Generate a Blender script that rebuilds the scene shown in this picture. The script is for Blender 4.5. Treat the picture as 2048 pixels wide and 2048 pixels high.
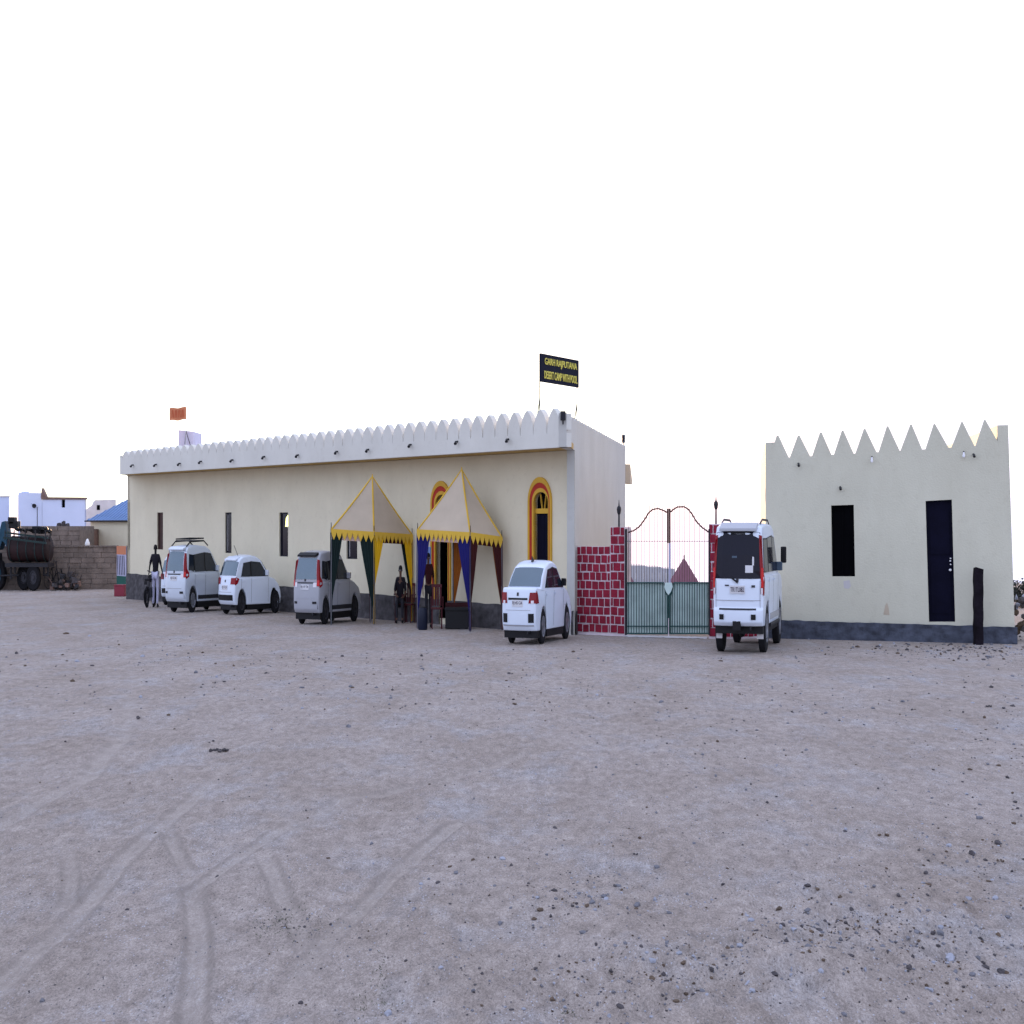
import bpy, bmesh, math, random
import numpy as np
from mathutils import Vector, Matrix, noise
random.seed(7)
R = math.radians
S = bpy.context.scene
for o in list(bpy.data.objects):
    bpy.data.objects.remove(o)

# ------------------------------------------------------------------ camera, world, sun, exposure
F, HC, YH = 2790.0, 1.95, 1055.0          # focal length and horizon row of the 2048 px photograph, eye height
cam_d = bpy.data.cameras.new("camera")
cam = bpy.data.objects.new("camera", cam_d)
S.collection.objects.link(cam)
cam.location = (0, 0, HC)
cam.rotation_euler = (R(90), 0, 0)
cam_d.sensor_width = 36
cam_d.lens = F / 2048 * 36
cam_d.shift_y = (YH - 1024) / 2048
cam_d.clip_start = 0.1
cam_d.clip_end = 5000
S.camera = cam

SUN_AZ, SUN_EL = -9.0, 3.5                  # degrees left of straight ahead, degrees up
w = bpy.data.worlds.new("World")
S.world = w
w.use_nodes = True
nt = w.node_tree
nt.nodes.clear()
sky = nt.nodes.new("ShaderNodeTexSky")
sky.sky_type = 'NISHITA'
sky.sun_disc = False
sky.sun_elevation = R(SUN_EL)
sky.sun_rotation = R(SUN_AZ)
sky.air_density = 1.0
sky.dust_density = 2.0
sky.ozone_density = 1.0
bg = nt.nodes.new("ShaderNodeBackground")
bg.inputs[1].default_value = 0.15
wo = nt.nodes.new("ShaderNodeOutputWorld")
hs = nt.nodes.new("ShaderNodeHueSaturation")      # dusty, washed-out evening air, cool white balance
hs.inputs["Saturation"].default_value = 0.42
tint = nt.nodes.new("ShaderNodeMix"); tint.data_type = 'RGBA'; tint.blend_type = 'MULTIPLY'; tint.inputs[0].default_value = 1.0
tint.inputs[7].default_value = (0.92, 0.98, 1.26, 1)
capn = nt.nodes.new("ShaderNodeMix"); capn.data_type = 'RGBA'; capn.blend_type = 'DARKEN'; capn.inputs[0].default_value = 1.0      # an even veil of bright dust, no hot core round the sun
capn.inputs[7].default_value = (0.385, 0.425, 0.58, 1)
nt.links.new(sky.outputs[0], hs.inputs["Color"]); nt.links.new(hs.outputs[0], tint.inputs[6]); nt.links.new(tint.outputs[2], capn.inputs[6]); glow = nt.nodes.new("ShaderNodeMix"); glow.data_type = 'RGBA'; glow.blend_type = 'DARKEN'; glow.inputs[0].default_value = 1.0; glow.inputs[7].default_value = (18, 16, 15, 1)
add = nt.nodes.new("ShaderNodeMix"); add.data_type = 'RGBA'; add.blend_type = 'ADD'; add.inputs[0].default_value = 0.024   # soft shoulder: far part of the glow keeps its tone
nt.links.new(sky.outputs[0], glow.inputs[6]); nt.links.new(capn.outputs[2], add.inputs[6]); nt.links.new(glow.outputs[2], add.inputs[7]); nt.links.new(add.outputs[2], bg.inputs[0])
nt.links.new(bg.outputs[0], wo.inputs[0])

sl = bpy.data.lights.new("sun", 'SUN')
sl.energy = 0.5
sl.angle = R(0.5)
sl.color = (1.0, 0.64, 0.38)
sun = bpy.data.objects.new("sun", sl)
S.collection.objects.link(sun)
sd = Vector((math.sin(R(SUN_AZ)) * math.cos(R(SUN_EL)), math.cos(R(SUN_AZ)) * math.cos(R(SUN_EL)), math.sin(R(SUN_EL))))
sun.rotation_euler = sd.to_track_quat('Z', 'Y').to_euler()
sun.location = (0, 60, 30)

S.view_settings.view_transform = 'Standard'
S.view_settings.look = 'None'
S.view_settings.gamma = 1
S.view_settings.use_curve_mapping = False
S.view_settings.exposure = 4.17
S.cycles.max_bounces = 6
S.cycles.use_denoising = True

# ------------------------------------------------------------------ projection helpers (photo pixel -> place)
def ray(px, py):
    return Vector(((px - 1024) / F, 1.0, -(py - YH) / F))
def at(px, py, d):
    return Vector((0, 0, HC)) + ray(px, py) * d
def ground(px, py, z=0.0):
    return at(px, py, (HC - z) * F / (py - YH))
class Plane:                                  # a vertical plane through two ground points
    def __init__(s, a, b):
        s.a = Vector((a[0], a[1], 0)); s.b = Vector((b[0], b[1], 0))
        s.u = (s.b - s.a).normalized()
        s.n = Vector((s.u.y, -s.u.x, 0))      # towards the camera side
        s.len = (s.b - s.a).length
    def uz(s, px, py):
        r = ray(px, py)
        d = s.a.dot(s.n) / (r.x * s.n.x + r.y * s.n.y)
        P = Vector((0, 0, HC)) + r * d
        return (P - s.a).dot(s.u), P.z
    def p(s, u, z, out=0.0):
        q = s.a + s.u * u + s.n * out
        return Vector((q.x, q.y, z))

# ------------------------------------------------------------------ materials
def mat(name, col, rough=0.85, var=0.12, vscale=3.0, bump=0.0, bscale=30.0, metal=0.0, spec=0.3, dirt=None, emit=None, alpha=None, trans=0.0, gen=False):
    m = bpy.data.materials.new(name); m.use_nodes = True
    t = m.node_tree; b = t.nodes["Principled BSDF"]
    b.inputs["Roughness"].default_value = rough
    b.inputs["Metallic"].default_value = metal
    b.inputs["Specular IOR Level"].default_value = spec
    tc = t.nodes.new("ShaderNodeTexCoord")
    n = t.nodes.new("ShaderNodeTexNoise"); n.inputs["Scale"].default_value = vscale; n.inputs["Detail"].default_value = 6
    t.links.new(tc.outputs["Object"], n.inputs["Vector"])
    cr = t.nodes.new("ShaderNodeValToRGB")
    cr.color_ramp.elements[0].position = 0.3; cr.color_ramp.elements[1].position = 0.7
    d = dirt if dirt else tuple(c * (1 - var) for c in col)
    cr.color_ramp.elements[0].color = (*d, 1)
    cr.color_ramp.elements[1].color = (*[min(1, c * (1 + var * 0.5)) for c in col], 1)
    t.links.new(n.outputs["Fac"], cr.inputs["Fac"])
    t.links.new(cr.outputs["Color"], b.inputs["Base Color"])
    if "plaster" in name or "whitewashed" in name:        # vertical rain streaks and grime of their own
        mp = t.nodes.new("ShaderNodeMapping"); mp.inputs["Scale"].default_value = (1.3, 1.3, 0.4); t.links.new(tc.outputs["Object"], mp.inputs["Vector"])
        n3 = t.nodes.new("ShaderNodeTexNoise"); n3.inputs["Scale"].default_value = 1.0; n3.inputs["Detail"].default_value = 7; n3.inputs["Roughness"].default_value = 0.65; t.links.new(mp.outputs[0], n3.inputs["Vector"])
        r3 = t.nodes.new("ShaderNodeValToRGB"); r3.color_ramp.elements[0].position = 0.36; r3.color_ramp.elements[1].position = 0.60
        r3.color_ramp.elements[0].color = (0.965, 0.96, 0.95, 1); r3.color_ramp.elements[1].color = (1.02, 1.02, 1.02, 1); t.links.new(n3.outputs["Fac"], r3.inputs["Fac"])
        n4 = t.nodes.new("ShaderNodeTexNoise"); n4.inputs["Scale"].default_value = 9; n4.inputs["Detail"].default_value = 8; t.links.new(tc.outputs["Object"], n4.inputs["Vector"])
        r4 = t.nodes.new("ShaderNodeValToRGB"); r4.color_ramp.elements[0].position = 0.28; r4.color_ramp.elements[1].position = 0.42
        r4.color_ramp.elements[0].color = (0.95, 0.945, 0.94, 1); r4.color_ramp.elements[1].color = (1, 1, 1, 1); t.links.new(n4.outputs["Fac"], r4.inputs["Fac"])
        src = cr.outputs["Color"]
        for r_ in (r3, r4):
            x = t.nodes.new("ShaderNodeMix"); x.data_type = 'RGBA'; x.blend_type = 'MULTIPLY'; x.inputs[0].default_value = 1.0
            t.links.new(src, x.inputs[6]); t.links.new(r_.outputs["Color"], x.inputs[7]); src = x.outputs[2]
        t.links.new(src, b.inputs["Base Color"])
    if bump:
        n2 = t.nodes.new("ShaderNodeTexNoise"); n2.inputs["Scale"].default_value = bscale; n2.inputs["Detail"].default_value = 8
        t.links.new(tc.outputs["Object"], n2.inputs["Vector"])
        bp = t.nodes.new("ShaderNodeBump"); bp.inputs["Strength"].default_value = bump; bp.inputs["Distance"].default_value = 0.02
        t.links.new(n2.outputs["Fac"], bp.inputs["Height"]); t.links.new(bp.outputs["Normal"], b.inputs["Normal"])
    if emit:
        b.inputs["Emission Color"].default_value = (*emit[0], 1); b.inputs["Emission Strength"].default_value = emit[1]
    if trans:
        b.inputs["Transmission Weight"].default_value = trans
    return m

M = {}
M['wall'] = mat("cream_plaster", (0.70, 0.645, 0.49), 0.9, 0.05, 1.3, 0.25, 40)
M['wall2'] = mat("pale_cream_plaster", (0.59, 0.575, 0.465), 0.9, 0.05, 1.1, 0.3, 35)
M['fascia'] = mat("whitewashed_parapet", (0.64, 0.63, 0.58), 0.9, 0.05, 1.5, 0.2, 30)
M['soffit'] = mat('ochre_soffit', (0.50, 0.33, 0.12), 0.9, 0.2)
M['gable'] = mat('shaded_gable_plaster', (0.49, 0.485, 0.455), 0.9, 0.05, 1.2, 0.25, 30)  # parapet plaster darkened, shade of the gable side put into the colour
M['plinth'] = mat("rough_stone_plinth", (0.085, 0.08, 0.085), 0.95, 0.5, 6, 0.9, 18)
M['plinth2'] = mat("cement_stone_plinth", (0.075, 0.085, 0.115), 0.95, 0.5, 5, 0.9, 16)
M['mortar'] = mat("white_painted_mortar", (0.70, 0.62, 0.66), 0.9, 0.15, 8, 0.3, 40)
M['brick'] = mat("red_painted_brick", (0.26, 0.012, 0.035), 0.8, 0.35, 7, 0.4, 50)
M['yellow'] = mat("yellow_paint", (0.62, 0.36, 0.04), 0.7, 0.1)
M['red'] = mat("red_paint", (0.42, 0.03, 0.015), 0.7, 0.15)
M['white'] = mat("white_paint", (0.8, 0.8, 0.8), 0.6, 0.04)
M['dark'] = mat("dark_metal", (0.02, 0.02, 0.025), 0.5, 0.2)
M['interior'] = mat("dark_interior", (0.003, 0.003, 0.004), 0.9, 0.2, spec=0.02)
M['door'] = mat("dark_navy_door", (0.005, 0.005, 0.016), 0.8, 0.3, 4, 0.2, 20, spec=0.08)
M['shutter'] = mat("brown_shutter_wood", (0.05, 0.022, 0.018), 0.6, 0.3, 6, 0.2, 30)
M['wood'] = mat("weathered_sleeper_wood", (0.012, 0.009, 0.014), 0.85, 0.6, 5, 0.8, 22, spec=0.1)
M['signboard'] = mat("dark_blue_signboard", (0.006, 0.008, 0.022), 0.7, 0.2, spec=0.1)
M['signtext'] = mat("yellow_lettering", (0.62, 0.56, 0.10), 0.6, 0.1)
M['pinkred'] = mat('faded_pink_red_plastic', (0.26, 0.035, 0.06), 0.6, 0.15)
M['orange'] = mat("orange_signboard", (0.55, 0.20, 0.10), 0.7, 0.1)
M['orangetext'] = mat("red_lettering", (0.45, 0.08, 0.03), 0.7, 0.1)
M['canvas'] = mat("beige_canvas", (0.50, 0.42, 0.32), 0.85, 0.08, 3, 0.15, 60)
M['trim'] = mat("yellow_canvas_trim", (0.66, 0.42, 0.05), 0.8, 0.1)
M['cyellow'] = mat("yellow_curtain_cloth", (0.72, 0.42, 0.006), 0.8, 0.1)
M['cgreen'] = mat("dark_green_curtain_cloth", (0.003, 0.014, 0.013), 0.85, 0.2)
M['cblue'] = mat("royal_blue_curtain_cloth", (0.006, 0.005, 0.11), 0.85, 0.2)
M['cmaroon'] = mat("maroon_curtain_cloth", (0.045, 0.005, 0.005), 0.85, 0.2)
M['corange'] = mat("orange_curtain_cloth", (0.28, 0.08, 0.006), 0.85, 0.2)
M['pink'] = mat("pale_pink_canvas", (0.6, 0.42, 0.36), 0.85, 0.1)
M['steel'] = mat("galvanised_pole", (0.16, 0.16, 0.18), 0.4, 0.1, metal=0.6)
M['gate_green'] = mat("dark_green_gate_paint", (0.02, 0.07, 0.065), 0.5, 0.15)
M['gate_rust'] = mat("brown_gate_paint", (0.10, 0.05, 0.04), 0.6, 0.3)
M['sheet'] = mat("pale_teal_sheet", (0.60, 0.74, 0.70), 0.5, 0.25, 3, 0.2, 12)
M['cloth'] = mat("pale_lavender_cloth", (0.42, 0.42, 0.56), 0.8, 0.1)
M['carwhite'] = mat("white_car_paint", (0.68, 0.75, 0.86), 0.22, 0.02, spec=0.5)
M['carsilver'] = mat("silver_car_paint", (0.58, 0.64, 0.73), 0.28, 0.03, metal=0.25, spec=0.5)
M['cargrey'] = mat("pearl_grey_car_paint", (0.36, 0.37, 0.41), 0.26, 0.03, spec=0.5)
M['glass'] = mat("tinted_car_glass", (0.13, 0.17, 0.20), 0.08, 0.05, spec=0.9, metal=0.75)
M['glasss'] = mat("side_car_glass", (0.012, 0.018, 0.028), 0.06, 0.05, spec=0.5)
M['glassd'] = mat("dark_car_glass", (0.004, 0.004, 0.014), 0.10, 0.05, spec=0.22)
M['tyre'] = mat("tyre_rubber", (0.007, 0.007, 0.010), 0.85, 0.2)
M['rim'] = mat("alloy_rim", (0.35, 0.36, 0.40), 0.35, 0.1, metal=0.7)
M['rimd'] = mat("steel_rim_dark", (0.05, 0.05, 0.06), 0.5, 0.1, metal=0.5)
M['lampred'] = mat("red_tail_lamp", (0.24, 0.003, 0.010), 0.2, 0.25, spec=0.3)
M['lampbright'] = mat('bright_red_lens', (0.55, 0.008, 0.01), 0.2, 0.1, spec=0.4)
M['lampclear'] = mat("clear_lamp_lens", (0.75, 0.7, 0.75), 0.15, 0.05, spec=0.7)
M['black'] = mat("black_plastic", (0.005, 0.005, 0.007), 0.55, 0.2)
M['plate'] = mat("number_plate_white", (0.62, 0.62, 0.65), 0.5, 0.05)
M['plateink'] = mat("number_plate_ink", (0.05, 0.02, 0.06), 0.6, 0.1)
M['skin'] = mat("brown_skin", (0.12, 0.06, 0.04), 0.6, 0.1)
M['hair'] = mat("black_hair", (0.01, 0.009, 0.009), 0.7, 0.2)
M['shirt'] = mat("black_shirt", (0.010, 0.008, 0.014), 0.9, 0.2)
M['trousers'] = mat("pale_lilac_trousers", (0.50, 0.50, 0.66), 0.85, 0.1)
M['dkcloth'] = mat("dark_trouser_cloth", (0.02, 0.02, 0.028), 0.9, 0.2)
M['dkred'] = mat("dark_red_cloth", (0.045, 0.008, 0.010), 0.9, 0.3)
M['ltblue'] = mat("light_blue_cloth", (0.25, 0.38, 0.7), 0.85, 0.1)
M['redplastic'] = mat("red_plastic", (0.07, 0.004, 0.010), 0.45, 0.1)
M['blueplastic'] = mat("dark_blue_plastic", (0.004, 0.008, 0.025), 0.5, 0.2)
M['bluewash'] = mat("blue_white_wash", (0.60, 0.66, 0.84), 0.9, 0.06, 1.0, 0.2, 20)
M['coping'] = mat("brown_coping", (0.20, 0.13, 0.11), 0.9, 0.4)
M['paleblock'] = mat("pale_grey_plaster", (0.55, 0.53, 0.54), 0.9, 0.1)
M['lilac'] = mat("lilac_plaster", (0.58, 0.55, 0.68), 0.9, 0.12)
M['roofblue'] = mat("blue_roof_sheet", (0.15, 0.25, 0.46), 0.45, 0.15)
M['block'] = mat("grey_sandstone_block", (0.20, 0.162, 0.14), 0.95, 0.4, 3, 0.6, 20)
M['blockb'] = mat("brown_sandstone_block", (0.19, 0.155, 0.135), 0.95, 0.3, 3, 0.6, 20)
M['blockm'] = mat("grey_wall_mortar", (0.175, 0.145, 0.125), 0.95, 0.3, 6, 0.4, 30)
M['tank'] = mat("rusty_maroon_tank", (0.020, 0.007, 0.008), 0.7, 0.6, 3, 0.2, 10)
M['teal'] = mat("teal_machine_paint", (0.012, 0.06, 0.10), 0.5, 0.3)
M['greenm'] = mat("dark_green_machine_paint", (0.015, 0.035, 0.035), 0.6, 0.3)
M['green'] = mat("green_print", (0.01, 0.09, 0.07), 0.7, 0.1)
M['stoned'] = mat("dark_stone", (0.085, 0.075, 0.078), 0.95, 0.5, 12, 0.5, 40)
M['stoneg'] = mat("grey_stone", (0.17, 0.17, 0.19), 0.95, 0.3, 12, 0.5, 40)
M['stonep'] = mat("pale_stone", (0.32, 0.33, 0.38), 0.95, 0.2, 12, 0.4, 40)
M['stoneb'] = mat("brown_clod", (0.12, 0.085, 0.06), 0.95, 0.5, 12, 0.6, 40)
M['leaf'] = mat("dull_green_leaf", (0.15, 0.15, 0.11), 0.9, 0.4)
M['leafd'] = mat("dark_thorn_leaf", (0.025, 0.03, 0.022), 0.9, 0.4)
M['trunk'] = mat("grey_bark", (0.10, 0.08, 0.07), 0.95, 0.4)
M['farwall'] = mat("far_grey_plaster", (0.42, 0.42, 0.45), 0.9, 0.08)
M['tentm'] = mat("far_maroon_tent_canvas", (0.20, 0.09, 0.12), 0.9, 0.1)
M['lit'] = mat("lit_yellow_pane", (0.6, 0.6, 0.2), 0.6, 0.1, emit=((0.85, 0.85, 0.25), 0.22))
M['bulb'] = mat("white_bulb_glass", (0.85, 0.85, 0.9), 0.2, 0.02)
M['steelblue'] = mat("blue_grey_box", (0.06, 0.09, 0.13), 0.5, 0.2)

# ------------------------------------------------------------------ mesh helpers
class MB:
    def __init__(s): s.v = []; s.f = []; s.mi = []
    def add(s, vs, fs, mi=0):
        b = len(s.v); s.v += [tuple(v) for v in vs]; s.f += [tuple(b + i for i in f) for f in fs]; s.mi += [mi] * len(fs); return s
    def box(s, lo, hi, mi=0):
        x0, y0, z0 = lo; x1, y1, z1 = hi
        return s.add([(x0,y0,z0),(x1,y0,z0),(x1,y1,z0),(x0,y1,z0),(x0,y0,z1),(x1,y0,z1),(x1,y1,z1),(x0,y1,z1)],
                     [(0,3,2,1),(4,5,6,7),(0,1,5,4),(1,2,6,5),(2,3,7,6),(3,0,4,7)], mi)
    def prism(s, poly, off, mi=0):                 # polygon (list of Vector) extruded by vector off
        n = len(poly); a = [Vector(p) for p in poly]; b = [p + Vector(off) for p in a]
        return s.add(a + b, [tuple(range(n))[::-1], tuple(range(n, 2*n))] + [(i, (i+1) % n, n + (i+1) % n, n + i) for i in range(n)], mi)
    def hexa(s, c, mi=0):                           # 8 corners: bottom 4 then top 4
        return s.add(c, [(0,3,2,1),(4,5,6,7),(0,1,5,4),(1,2,6,5),(2,3,7,6),(3,0,4,7)], mi)
    def tube(s, pts, r, n=8, mi=0, cap=True):
        pts = [Vector(p) for p in pts]; rr = r if isinstance(r, (list, tuple)) else [r] * len(pts)
        rings = []
        up = Vector((0, 0, 1))
        for i, p in enumerate(pts):
            t = (pts[min(i+1, len(pts)-1)] - pts[max(i-1, 0)]).normalized()
            a = t.cross(up)
            if a.length < 0.05: a = t.cross(Vector((1, 0, 0)))
            a.normalize(); b = a.cross(t).normalized()
            rings.append([p + (a * math.cos(2*math.pi*k/n) + b * math.sin(2*math.pi*k/n)) * rr[i] for k in range(n)])
        vs = [q for g in rings for q in g]; fs = []
        for i in range(len(pts) - 1):
            for k in range(n):
                fs.append((i*n + k, i*n + (k+1) % n, (i+1)*n + (k+1) % n, (i+1)*n + k))
        if cap: fs += [tuple(range(n))[::-1], tuple((len(pts)-1)*n + k for k in range(n))]
        return s.add(vs, fs, mi)
    def grid(s, P, mi=0):                           # P[i][j]
        n, m = len(P), len(P[0]); vs = [q for row in P for q in row]
        return s.add(vs, [(i*m+j, i*m+j+1, (i+1)*m+j+1, (i+1)*m+j) for i in range(n-1) for j in range(m-1)], mi)
    def lathe(s, prof, c, axis='z', n=16, mi=0):    # prof: (r, h)
        vs = []
        for r_, h in prof:
            for k in range(n):
                a = 2*math.pi*k/n; x, y = r_*math.cos(a), r_*math.sin(a)
                q = {'z': (x, y, h), 'y': (x, h, y), 'x': (h, x, y)}[axis]
                vs.append((c[0]+q[0], c[1]+q[1], c[2]+q[2]))
        fs = [(i*n+k, i*n+(k+1) % n, (i+1)*n+(k+1) % n, (i+1)*n+k) for i in range(len(prof)-1) for k in range(n)]
        return s.add(vs, fs, mi)
    def scaled(s, sc):
        s.v = [(v[0]*sc[0], v[1]*sc[1], v[2]*sc[2]) for v in s.v]; return s
    def xf(s, mtx):
        s.v = [tuple(mtx @ Vector(v)) for v in s.v]; return s

def mesh_of(mb, name, mats, smooth=False, bevel=0.0, seg=2, angle=40, recalc=True):
    me = bpy.data.meshes.new(name)
    me.from_pydata(mb.v, [], mb.f)
    for m in (mats if isinstance(mats, list) else [mats]): me.materials.append(m)
    me.polygons.foreach_set("material_index", mb.mi)
    if recalc or bevel:
        bm = bmesh.new(); bm.from_mesh(me)
        if recalc: bmesh.ops.recalc_face_normals(bm, faces=bm.faces)
        if bevel:
            es = [e for e in bm.edges if len(e.link_faces) == 2 and e.calc_face_angle(0) > R(25)]
            bmesh.ops.bevel(bm, geom=es, offset=bevel, segments=seg, profile=0.6, affect='EDGES', clamp_overlap=True)
        bm.to_mesh(me); bm.free()
    if smooth:
        me.polygons.foreach_set("use_smooth", [True] * len(me.polygons))
        try: me.set_sharp_from_angle(angle=R(angle))
        except Exception: pass
    me.update()
    return me

def tag(o, label=None, cat=None, group=None, kind=None):
    if label: o['label'] = label
    if cat: o['category'] = cat
    if group: o['group'] = group
    if kind: o['kind'] = kind
    return o
def empty(name, loc, label, cat, group=None, rz=0.0):
    o = bpy.data.objects.new(name, None); S.collection.objects.link(o)
    o.location = loc; o.rotation_euler = (0, 0, rz); o.empty_display_size = 0.2
    return tag(o, label, cat, group)
def part(root, name, mb, mats, local=False, label=None, **kw):
    """mesh child; verts are world coordinates unless local=True"""
    base = Vector((0, 0, 0))
    if not local:
        q = root
        while q is not None: base += Vector(q.location); q = q.parent
        mb.v = [(v[0]-base.x, v[1]-base.y, v[2]-base.z) for v in mb.v]
    me = mb if isinstance(mb, bpy.types.Mesh) else mesh_of(mb, name, mats, **kw)
    o = bpy.data.objects.new(name, me); S.collection.objects.link(o); o.parent = root
    if label: o['label'] = label
    return o
def solo(name, mb, mats, loc=(0, 0, 0), label=None, cat=None, group=None, kind=None, **kw):
    mb.v = [(v[0]-loc[0], v[1]-loc[1], v[2]-loc[2]) for v in mb.v]
    o = bpy.data.objects.new(name, mesh_of(mb, name, mats, **kw)); S.collection.objects.link(o); o.location = loc
    return tag(o, label, cat, group, kind)

# ------------------------------------------------------------------ GROUND
def seg_dist(X, Y, pts):
    best = np.full(X.shape, 1e9)
    for (x0, y0), (x1, y1) in zip(pts[:-1], pts[1:]):
        dx, dy = x1-x0, y1-y0; L2 = dx*dx+dy*dy
        t = np.clip(((X-x0)*dx + (Y-y0)*dy)/L2, 0, 1)
        best = np.minimum(best, np.hypot(X-(x0+t*dx), Y-(y0+t*dy)))
    return best
def G2(*pp): return [tuple(ground(px, py)[:2]) for px, py in pp]
TRACKS = [(G2((378,1735),(388,1790),(398,1880),(392,1960),(382,2048),(376,2120)), 0.060),
          (G2((340,1830),(400,1770),(470,1720),(540,1675),(640,1625)), 0.055),
          (G2((470,1520),(360,1625),(250,1720),(130,1860),(0,1975),(-60,2040)), 0.065),
          (G2((275,1330),(250,1470),(170,1560),(60,1620),(-80,1690)), 0.085),
          (G2((520,1700),(550,1760),(595,1850),(640,1960)), 0.055),
          (G2((325,1650),(350,1700),(384,1750)), 0.045),
          (G2((132,1690),(143,1760),(135,1810),(80,1850)), 0.045),
          (G2((1010,1600),(900,1660),(760,1780),(650,1880),(560,2000)), 0.060),
          (G2((1120,1480),(900,1560),(700,1600),(560,1680)), 0.075)]
def tracks_at(X, Y):
    """distance to each track in half widths, and a fade towards its ends"""
    for pts, wd in TRACKS:
        best = np.full(X.shape, 1e9); T_ = np.zeros(X.shape); n = len(pts)-1
        for k, ((x0, y0), (x1, y1)) in enumerate(zip(pts[:-1], pts[1:])):
            dx, dy = x1-x0, y1-y0; t = np.clip(((X-x0)*dx + (Y-y0)*dy)/(dx*dx+dy*dy), 0, 1); d = np.hypot(X-(x0+t*dx), Y-(y0+t*dy))
            m = d < best; best = np.where(m, d, best); T_ = np.where(m, (k+t)/n, T_)
        fade = np.clip(T_*4, 0, 1)*np.clip((1-T_)*4, 0, 1)*np.clip(.75+.6*vnoise(X*3, Y*2, 21), .3, 1)
        yield best, wd, fade
def hashgrid(ix, iy, s):
    h = np.sin(ix*127.1 + iy*311.7 + s*74.7) * 43758.5453
    return h - np.floor(h)
def vnoise(X, Y, s=0):
    ix, iy = np.floor(X), np.floor(Y); fx, fy = X-ix, Y-iy
    fx = fx*fx*(3-2*fx); fy = fy*fy*(3-2*fy)
    a = hashgrid(ix, iy, s); b = hashgrid(ix+1, iy, s); c = hashgrid(ix, iy+1, s); d = hashgrid(ix+1, iy+1, s)
    return (a*(1-fx)+b*fx)*(1-fy) + (c*(1-fx)+d*fx)*fy - 0.5
def gheight(X, Y):
    X = np.asarray(X, float); Y = np.asarray(Y, float)
    far = np.clip((Y-46)/1.0, 0, None)
    z = -0.040*far
    near = np.clip((21-Y)/6, 0, 1)
    z = z + near*(0.045*vnoise(X*2.2, Y*1.1, 1) + 0.022*vnoise(X*5.5, Y*3.1, 2) + 0.014*vnoise(X*16, Y*9, 3)) + 0.006*vnoise(X*14, Y*14, 4)*np.clip((30-Y)/5, 0, 1)
    for d, wd, fa in tracks_at(X, Y):
        z = z - fa*0.014*np.exp(-(d/(wd*0.85))**4) + fa*0.013*np.exp(-((d-wd*1.15)/(wd*0.25))**2)
        z = z - fa*0.003*np.exp(-(d/wd)**4)*np.cos(d*2*math.pi/0.05)
    rub = near*(np.exp(-(((X-1.7)/1.0)**2+((Y-6.8)/1.5)**2)) + .8*np.exp(-(((X-.5)/.7)**2+((Y-5.9)/.5)**2)))
    z = z + rub*(0.040*vnoise(X*24, Y*13, 6) + .05*vnoise(X*9, Y*5, 7)) + near*.010*vnoise(X*34, Y*19, 8)
    # a scoured hollow and the rubbly rise at the lower right
    z = z + near*0.05*np.exp(-(((X-1.6)/0.8)**2+((Y-6.4)/0.9)**2)) + near*0.04*np.exp(-(((X-0.9)/0.6)**2+((Y-6.2)/0.5)**2))
    return z
def gz(x, y): return float(gheight(np.array([x]), np.array([y]))[0])

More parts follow.
